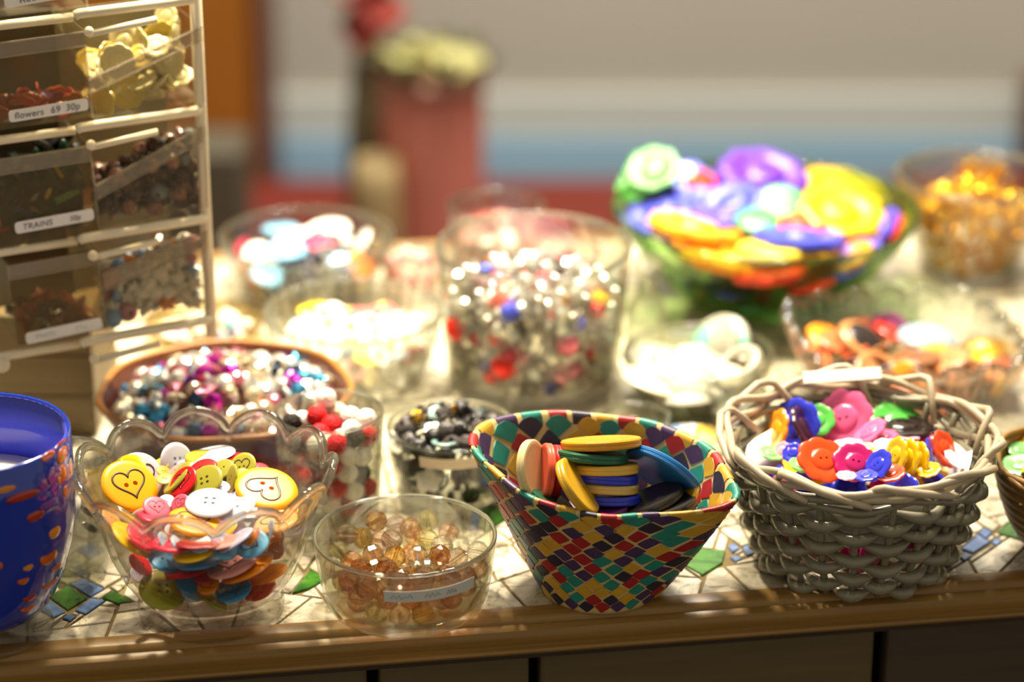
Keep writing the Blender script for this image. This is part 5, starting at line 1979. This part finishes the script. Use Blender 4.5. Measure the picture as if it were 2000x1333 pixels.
# amber-rimmed shallow plate below it
plx, ply = px(400, 630, 0.012).x, px(400, 630, 0.012).y
o = obj('glass_plate', lathe([(0, 0.0), (0.024, 0.0), (0.034, 0.008), (0.0375, 0.0135), (0.0365, 0.014), (0.033, 0.010), (0.023, 0.002), (0, 0.002)], 56),
        glass('straw_glass', tint=(0.96, 0.9, 0.7), thick=0.3, edge=(0.6, 0.42, 0.1)), None, (plx, ply, 0))
tag(o, 'shallow straw-tinted glass plate behind the rack post', 'plate')
PV = Vessel(plx, ply, [(0, 0.024), (0.0135, 0.034)], 0.0025, 0.010, 0.013)
for o in scatter(PV, PV.shell(rng, 30, 0.008), 0.009, [BEAD, STAR], [('pearl', pcol('pearl white', (214, 206, 186)), 4), ('lavender', pcol('lavender', (170, 156, 190)), 1), ('teal', pcol('soft teal', (110, 160, 160)), 1)], 'plate_bead', 'bead', 'bead', 'on the straw-tinted glass plate',
                 'beads on the straw-tinted plate', rng):
    pass
# ribbed bowl of pale pieces
bx2, by2 = -0.0944, 1.4439
RBO = [(0.036, 0.0), (0.040, 0.003), (0.046, 0.014), (0.050, 0.028), (0.0533, 0.0414)]


def rib_mod(th, r, z, i):
    return r * (1 + 0.013 * math.cos(34 * th)), z


rb_, RV = vessel('ribbed_bowl', 'ribbed clear glass bowl of pale pieces, brightly lit, beside the tall jar', 'bowl', bx2, by2, RBO, 0.0026, 0.004, G_RIB, 0.030, 0.035, rib_mod, 272)
cl = [('white', pcol('bright white', (246, 244, 234)), 8), ('lemon', pcol('lemon', (244, 222, 90)), 1.6), ('rosy', pcol('rosy pale', (230, 170, 160)), 1.2), ('pale blue', pcol('icy blue', (180, 206, 222)), 1.2), ('ivory', pcol('ivory', (236, 222, 180)), 3)]
for o in scatter(RV, RV.shell(rng, 90, 0.0098), 0.0135, [B_TWO, SHELL_CAP, RING], cl, 'pale_button', 'button', 'pale piece', 'in the ribbed glass bowl', 'pale pieces in the ribbed bowl', rng, tilt=0.45):
    pass
for u, v, rp, asp, ang, w, col in [(590, 580, 26, 0.5, -10, 'golden', (246, 200, 40)), (605, 610, 24, 0.4, -14, 'golden', (240, 196, 60)), (600, 592, 20, 0.3, 10, 'blue', (110, 150, 190)), (612, 620, 24, 0.2, -16, 'violet', (110, 110, 180)), (745, 607, 30, 0.4, 6, 'dusty red', (196, 96, 96)),
                                   (700, 612, 26, 0.4, 0, 'dusty red', (206, 130, 120))]:
    o, r = put_disc(RV, u, v, rp, asp, ang, B_TWO, pcol('rib ' + w, col), 'pale_button', -0.002, 0.003, None, 1.0, rng)
    tag(o, '', 'button')
    order_label(o, w, 'button', 'in the ribbed glass bowl', u)
# pale yellow low dish in front of the ribbed bowl's foot
# pink bead cup
cx0, cy0 = px(805, 500, 0.03).x, px(805, 500, 0.03).y
cu, CUV = vessel('glass_cup', 'small clear glass cup of pink beads between the back bowl and tall jar', 'cup', cx0, cy0, [(0.014, 0), (0.016, 0.002), (0.0185, 0.014), (0.0200, 0.030)], 0.0014, 0.003, G_CLEAR, 0.026, 0.034, n=48, part='cup_body')
for o in scatter(CUV, CUV.shell(rng, 44, 0.0072), 0.008, [BEAD, STAR], [('pink', pcol('soft pink', (230, 170, 166), rough=0.15), 4), ('rose', pcol('soft rose', (206, 110, 110), rough=0.15), 1.5), ('pearl', pcol('pearl white', (214, 206, 186)), 2)], 'pink_bead', 'bead', 'bead', 'in the small glass cup',
                 'beads in the small glass cup', rng, tilt=1):
    pass
# lidded small jar behind the tall jar
sx2, sy2 = px(968, 402, 0.040).x, px(968, 402, 0.040).y
sj, SJV = vessel('glass_jar', 'small clear jar of pink pieces standing behind the tall jar', 'jar', sx2, sy2, [(0.028, 0), (0.0295, 0.002), (0.0305, 0.02), (0.0318, 0.040)], 0.0016, 0.004, G_CLEAR, 0.026, 0.030, n=56, part='jar_body')
for o in scatter(SJV, SJV.shell(rng, 60, 0.0085), 0.011, [FLOWER5, B_TWO], [('pink', pcol('soft pink', (230, 170, 166), rough=0.15), 3), ('plum', pcol('soft plum', (140, 80, 110)), 2), ('white', pcol('bright white', (246, 244, 234)), 2), ('coral', pcol('soft coral', (222, 90, 80)), 1)], 'pink_piece', 'button', 'piece',
                 'in the small jar behind the tall jar', 'pieces in the small back jar', rng, tilt=0.7):
    pass
rng = random.Random(61)
p = px(1085, 505, 0.032)
s2, S2V = vessel('glass_bowl', 'clear glass bowl of plum and pink pieces seen through the tall jar', 'bowl', p.x, p.y + 0.012, [(0.018, 0), (0.020, 0.002), (0.026, 0.016), (0.029, 0.032)], 0.0016, 0.003, G_CLEAR, 0.026, 0.030, n=48)
for o in scatter(S2V, S2V.shell(rng, 40, 0.009), 0.012, [FLOWER5, B_TWO], [('pink', pcol('soft pink', (230, 170, 166), rough=0.15), 2), ('plum', pcol('soft plum', (140, 80, 110)), 2), ('white', pcol('bright white', (246, 244, 234)), 1), ('coral', pcol('soft coral', (222, 90, 80)), 2)], 'plum_piece', 'button', 'piece',
                 'in the bowl seen through the tall jar', 'pieces in the bowl behind the tall jar', rng, tilt=0.7):
    pass

# ---- green glass bowl of big buttons
nx, ny = 0.1614, 1.5703
NO = [(0.044, 0.0), (0.049, 0.003), (0.060, 0.012), (0.074, 0.028), (0.088, 0.046), (0.0978, 0.0614)]
gb, NV = vessel('green_glass_bowl', 'wide green glass bowl heaped with big bright plastic buttons', 'bowl', nx, ny, NO, 0.0026, 0.004, G_GREEN, 0.052, 0.078, n=80)
GC = {'periwinkle': (62, 70, 190), 'purple': (92, 40, 168), 'yellow': (240, 176, 8), 'pale green': (84, 156, 76), 'orange': (246, 150, 20), 'royal blue': (64, 72, 206), 'red': (226, 60, 30), 'white': (236, 226, 210), 'violet': (84, 70, 200), 'lemon': (236, 212, 70), 'mint': (70, 150, 86)}
GM = {k: pcol('big ' + k, v, rough=0.32, var=0.03) for k, v in GC.items()}
big = [(1275, 322, 54, 0.8, 20, 'pale green', 2, FLOWER), (1245, 350, 44, 0.7, 40, 'pale green', 4, FLOWER), (1335, 325, 22, 0.7, 0, 'white', 4, B_TWO), (1375, 352, 42, 0.6, -30, 'red', 2, FLOWER), (1490, 335, 88, 0.60, -8, 'purple', -6, FLOWER), (1455, 352, 60, 0.6, 10, 'purple', -2, FLOWER),
       (1310, 375, 86, 0.72, 10, 'periwinkle', -8, FLOWER), (1290, 412, 66, 0.7, 20, 'periwinkle', -7, FLOWER), (1430, 398, 64, 0.62, 16, 'periwinkle', -5, FLOWER), (1380, 402, 60, 0.6, 0, 'periwinkle', -4, FLOWER), (1525, 398, 50, 0.75, 0, 'mint', -6, B_TWO), (1478, 432, 44, 0.6, 0, 'mint', -3, B_TWO),
       (1660, 375, 92, 0.55, -8, 'yellow', -9, FLOWER), (1640, 418, 84, 0.60, -10, 'yellow', -10, FLOWER), (1690, 440, 56, 0.7, -10, 'yellow', -8, FLOWER), (1358, 448, 96, 0.26, -10, 'orange', -8, FLOWER), (1560, 466, 88, 0.24, -4, 'royal blue', -7, FLOWER), (1715, 452, 56, 0.3, 50, 'violet', -6, FLOWER),
       (1745, 458, 44, 0.4, 60, 'red', -3, FLOWER), (1510, 490, 74, 0.26, 0, 'lemon', -6, B_TWO), (1580, 492, 60, 0.24, 0, 'yellow', -3, B_TWO), (1660, 494, 66, 0.26, 14, 'violet', -3, FLOWER), (1400, 486, 60, 0.4, -10, 'orange', -1, FLOWER),
       (1410, 512, 84, 0.22, -12, 'orange', 0, FLOWER), (1320, 500, 60, 0.25, -35, 'white', 0, B_TWO), (1500, 530, 80, 0.3, 6, 'red', 0, FLOWER), (1360, 540, 40, 0.5, 0, 'royal blue', 2, FLOWER), (1430, 560, 44, 0.5, 0, 'royal blue', 1, FLOWER), (1475, 590, 50, 0.4, 8, 'mint', 1, B_TWO),
       (1580, 545, 60, 0.4, 14, 'red', 0, FLOWER), (1640, 525, 60, 0.3, 20, 'royal blue', 0, FLOWER), (1700, 520, 50, 0.4, 30, 'orange', 0, FLOWER), (1380, 520, 30, 0.4, 80, 'white', 0, B_TWO), (1420, 420, 70, 0.4, 0, 'violet', 3, FLOWER), (1560, 440, 60, 0.4, 0, 'red', 4, FLOWER)]
for u, v, rp, asp, ang, w, dp, ms in big:
    o, r = put_disc(NV, u, v, rp, asp, ang, ms, GM[w], 'big_button', dp * 0.001, 0.011, None, 1.3, rng)
    if v < 360:                              # the topmost ones, stacked at the back of the heap
        o.matrix_world.translation = pxy(u, v + 10, ny + 0.042)
    tag(o, '', 'button')
    order_label(o, w, 'big button', 'in the green glass bowl', u)
deep2 = Vessel(nx, ny, [(z, r - 0.010) for z, r in NV.inner], 0.006, 0.042, 0.054)
for o in scatter(deep2, deep2.shell(rng, 46, 0.022), 0.030, [FLOWER, B_TWO], [(k, GM[k], 1) for k in ('royal blue', 'mint', 'orange', 'red', 'white', 'yellow')], 'big_button', 'button', 'big button', 'under the top layer in the green glass bowl', 'buttons under the top layer of the green bowl', rng, tilt=0.4):
    pass

# ---- jar of gold sticks at the right
ox, oy = 0.3030, 1.6236
OO = [(0.030, 0.0), (0.0315, 0.002), (0.034, 0.012), (0.043, 0.036), (0.052, 0.0657)]
gj, OV = vessel('glass_vase', 'clear flaring glass full of gold sticks at the back right', 'vase', ox, oy, OO, 0.0032, 0.004, G_CLEAR, 0.046, 0.060, n=72, part='vase_body')
M_GOLD = plastic('bright_gold', C(252, 200, 64), 0.22, metal=0.85, var=0.08)
M_GOLD2 = plastic('deep_gold', C(226, 158, 34), 0.24, metal=0.85, var=0.08)
for p in OV.shell(rng, 190, 0.0075):
    d = 0.011 * rng.uniform(0.7, 1.3)
    w, mt = rng.choice((('bright gold', M_GOLD), ('deep gold', M_GOLD2)))
    q = Vector(p)
    q.x += (ox - q.x) * 0.12
    q.y += (oy - q.y) * 0.12
    o = obj('gold_stick', STICK, mt)
    n = Vector((rng.gauss(0, 1), rng.gauss(0, 1), rng.gauss(0, 1)))
    pose(o, q, n, rng.random() * 6, (d * 0.9, 0.017, 0.017))
    lab = '%s stick %s in the flaring glass' % (w, where(OV, q))
    tag(o, lab, 'stick', lab)
for k in range(14):
    u, v = rng.uniform(1840, 2000), rng.uniform(290, 350)
    q = OV.hit(u, v, 0.004)
    o = obj('gold_stick', STICK, M_GOLD)
    pose(o, q + Vector((0, 0, 0.006)), (rng.gauss(0, 1), -1, rng.gauss(0, 0.4)), rng.uniform(0.9, 2.2), (0.012, 0.012, 0.012))
    tag(o, '', 'stick')
    order_label(o, 'gold', 'upright stick', 'poking from the flaring glass', u)

# ---- pressed-glass square dish of assorted buttons
qx, qy = px(1765, 655, 0.040).x, px(1765, 655, 0.040).y
QO = [(0.044, 0.0), (0.048, 0.003), (0.058, 0.014), (0.066, 0.028), (0.071, 0.040)]


def sq_mod(th, r, z, i):
    a = th - 0.15
    c, s = abs(math.cos(a)), abs(math.sin(a))
    k = 1 / ((c ** 5 + s ** 5) ** (1 / 5))
    t = min(1, z / 0.04)
    sc_ = abs(math.cos(10 * th))
    return r * (1 + (k - 1) * 0.8) * 0.93 * (1 + 0.012 * math.cos(60 * th) * t), z + 0.006 * (t ** 6) * (sc_ - 0.5)


sq, QV = vessel('pressed_glass_dish', 'square pressed-glass dish with scalloped rim holding odd buttons behind the wicker basket', 'dish', qx, qy, QO, 0.004, 0.004, G_RIB, 0.022, 0.027, sq_mod, 240, rim=0.003)
OC = {'purple': (130, 64, 110), 'red': (206, 50, 34), 'black': (44, 36, 34), 'tan': (190, 130, 80), 'orange': (236, 150, 40), 'brown': (130, 84, 48), 'grey-blue': (150, 170, 180), 'coral': (220, 110, 70), 'amber': (250, 184, 30)}
OM = {k: pcol('odd ' + k, v, rough=0.2, var=0.05) for k, v in OC.items()}
odd = [(1722, 612, 40, 0.95, 20, 'purple', -14, RING), (1725, 618, 36, 0.9, 20, 'purple', -10, B_TWO), (1700, 645, 46, 0.5, -14, 'red', -3, B_TWO), (1640, 640, 40, 0.4, -10, 'black', -2, B_TWO), (1690, 665, 54, 0.55, -32, 'black', -6, SHELL_CAP), (1688, 668, 58, 0.55, -32, 'tan', -5, RING),
       (1810, 655, 62, 0.36, -4, 'grey-blue', -9, SHELL_CAP), (1795, 640, 50, 0.4, -8, 'black', -5, B_TWO), (1610, 655, 52, 0.5, -24, 'orange', -2, B_TWO), (1635, 668, 40, 0.5, -20, 'coral', -3, B_TWO), (1750, 645, 44, 0.4, -20, 'red', -4, B_TWO), (1960, 690, 62, 0.5, 12, 'amber', -8, FLOWER),
       (1975, 718, 50, 0.4, 18, 'coral', -6, B_TWO), (1720, 715, 46, 0.5, -24, 'tan', -4, RING), (1790, 700, 50, 0.3, 0, 'brown', 0, B_TWO), (1850, 705, 46, 0.4, 20, 'tan', -1, B_FOUR), (1765, 735, 30, 0.8, 80, 'orange', -2, B_TWO), (1830, 690, 40, 0.4, 0, 'orange', 1, B_TWO), (1880, 730, 46, 0.5, 20, 'brown', -2, RING),
       (1700, 730, 40, 0.6, -60, 'tan', -2, B_FOUR), (1590, 690, 40, 0.5, -30, 'coral', 0, B_TWO), (1900, 680, 30, 0.5, 0, 'brown', 0, B_TWO)]
for u, v, rp, asp, ang, w, dp, ms in odd:
    o, r = put_disc(QV, u, v, rp, asp, ang, ms, OM[w], 'odd_button', dp * 0.001, 0.004, None, 1.0, rng)
    tag(o, '', 'button')
    order_label(o, w, 'ring button' if ms is RING else ('domed button' if ms is SHELL_CAP else 'round button'), 'in the square pressed-glass dish', u)
for o in scatter(QV, QV.shell(rng, 40, 0.014, back=0), 0.018, [B_TWO, B_FOUR], [(k, OM[k], 1) for k in ('tan', 'brown', 'coral', 'black')], 'odd_button', 'button', 'button', 'scattered low in the square pressed-glass dish', 'buttons low in the square dish', rng, tilt=0.3):
    pass

# ---- glass bowl of white shell rings
hx_, hy_ = px(1365, 690, 0.030).x, px(1365, 690, 0.030).y
HO = [(0.030, 0.0), (0.034, 0.003), (0.039, 0.012), (0.0425, 0.022), (0.044, 0.030)]
hb, HV = vessel('glass_bowl', 'clear glass bowl of large white shell rings behind the mosaic bowl', 'bowl', hx_, hy_, HO, 0.002, 0.004, G_CLEAR, 0.022, 0.028, n=64)
child_world('paper_label', curved_label(HV, math.radians(150), math.radians(200), 0.0225, 0.0285, 0.0003), PAPER, hb)
SHM = {'white': pcol('shell white', (164, 160, 144), rough=0.3, var=0.03), 'green-lined': pcol('shell green', (110, 196, 160), rough=0.3), 'cream': pcol('shell cream', (230, 216, 186), rough=0.3)}
rings = [(1425, 655, 66, 0.8, 55, 'white', -10, RING), (1400, 670, 62, 0.6, 70, 'white', -12, RING), (1450, 660, 60, 0.6, -70, 'white', -6, SHELL_CAP), (1480, 650, 44, 0.6, 80, 'green-lined', -2, SHELL_CAP), (1372, 668, 40, 0.4, 70, 'green-lined', -11, SHELL_CAP), (1280, 700, 66, 0.4, -6, 'white', -6, SHELL_CAP),
         (1320, 705, 56, 0.3, -10, 'white', -5, RING), (1290, 745, 80, 0.3, -16, 'cream', -4, SHELL_CAP), (1340, 735, 70, 0.3, 4, 'white', -3, SHELL_CAP), (1345, 770, 66, 0.3, 4, 'white', -2, SHELL_CAP), (1400, 735, 50, 0.4, 0, 'cream', 0, SHELL_CAP), (1250, 740, 40, 0.5, -40, 'white', 0, SHELL_CAP),
         (1440, 715, 54, 0.5, 40, 'white', -4, RING)]
for u, v, rp, asp, ang, w, dp, ms in rings:
    o, r = put_disc(HV, u, v, rp, asp, ang, ms, SHM[w], 'shell_ring' if ms is RING else 'shell_disc', dp * 0.001, 0.004, None, 1.0, rng)
    tag(o, '', 'shell')
    order_label(o, w, 'shell ring' if ms is RING else 'shell disc', 'in the clear bowl behind the mosaic bowl', u)
for o in scatter(HV, HV.shell(rng, 26, 0.013), 0.020, [SHELL_CAP, B_TWO], [('white', SHM['white'], 3), ('cream', SHM['cream'], 2)], 'shell_disc', 'shell', 'shell disc', 'lying low in the clear bowl of shell rings', 'shell discs low in the clear bowl', rng, tilt=0.3):
    pass

# ---- little dishes between the big ones
for (u, v, h, r, lab, clr, seed) in [(1240, 815, 0.022, 0.020, 'tiny clear glass dish of pastel bits right behind the mosaic bowl', [('mint', pcol('pastel mint', (190, 220, 196)), 1), ('pale blue', pcol('icy blue', (180, 206, 222)), 1), ('white', pcol('bright white', (246, 244, 234)), 2)], 71),
                                     (1440, 768, 0.024, 0.0175, 'tiny grey-clear glass dish between shell bowl and wicker basket', [('lavender', pcol('lavender', (170, 156, 190)), 1), ('white', pcol('bright white', (246, 244, 234)), 2)], 72)]:
    p = px(u, v, h)
    td, TDV = vessel('tiny_dish', lab, 'dish', p.x, p.y, [(r * 0.72, 0), (r * 0.8, 0.002), (r * 0.92, h * 0.5), (r, h)], 0.0014, 0.003, G_CLEAR, h * 0.6, h * 0.75, n=44)
    rng = random.Random(seed)
    for o in scatter(TDV, TDV.shell(rng, 22, 0.008), 0.010, [B_TWO, STAR], clr, 'pastel_bit', 'charm', 'bit', 'in the ' + ('tiny dish behind the mosaic bowl' if seed == 71 else 'tiny dish beside the wicker basket'), 'bits in the tiny dish %s' % ('behind the mosaic bowl' if seed == 71 else 'beside the basket'), rng, tilt=0.5):
        pass
p = px(1350, 868, 0.012)
td, TDV = vessel('tiny_dish', 'low clear glass saucer of coloured paper flowers behind the mosaic bowl', 'dish', p.x, p.y, [(0.014, 0), (0.016, 0.002), (0.020, 0.008), (0.023, 0.013)], 0.0014, 0.003, G_CLEAR, 0.012, 0.016, n=44)
for u, v, rp, asp, ang, w, col in [(1310, 832, 24, 0.5, 0, 'sky', (130, 160, 226)), (1340, 836, 26, 0.5, 10, 'white', (240, 240, 232)), (1385, 842, 26, 0.5, -20, 'mustard', (206, 170, 60)), (1330, 850, 22, 0.4, 0, 'green', (120, 190, 120)), (1375, 858, 22, 0.4, 0, 'yellow', (230, 206, 110))]:
    o, r = put_disc(TDV, u, v, rp, asp, ang, FLOWER5, pcol('paperflower ' + w, col), 'paper_flower', -0.003, 0.003, None, 1.0, rng)
    tag(o, '%s flower on the low saucer behind the mosaic bowl' % w, 'flower')
# glass stopper bottle by the tall jar
p = px(1256, 700, 0.0)
bt_ = thing('stopper_bottle', 'clear glass bottle with faceted ball stopper beside the tall jar', 'bottle', (p.x + 0.002, p.y + 0.012, 0))
hs = 0.052
obj('bottle_body', vessel_mesh([(0.011, 0), (0.0125, 0.0015), (0.0125, 0.026), (0.0105, 0.033), (0.006, 0.038), (0.0056, 0.046)], 0.0012, 0.003, 40), G_CLEAR, bt_)
stp = lathe([(0, 0.036), (0.004, 0.036), (0.0045, 0.047)] + [(0.0092 * math.cos(a), 0.0555 + 0.0092 * math.sin(a)) for a in np.linspace(-1.05, 1.3, 7)] + [(0, 0.0650)], 10, smooth=False)
obj('stopper', stp, G_THICK, bt_)

finish_labels()
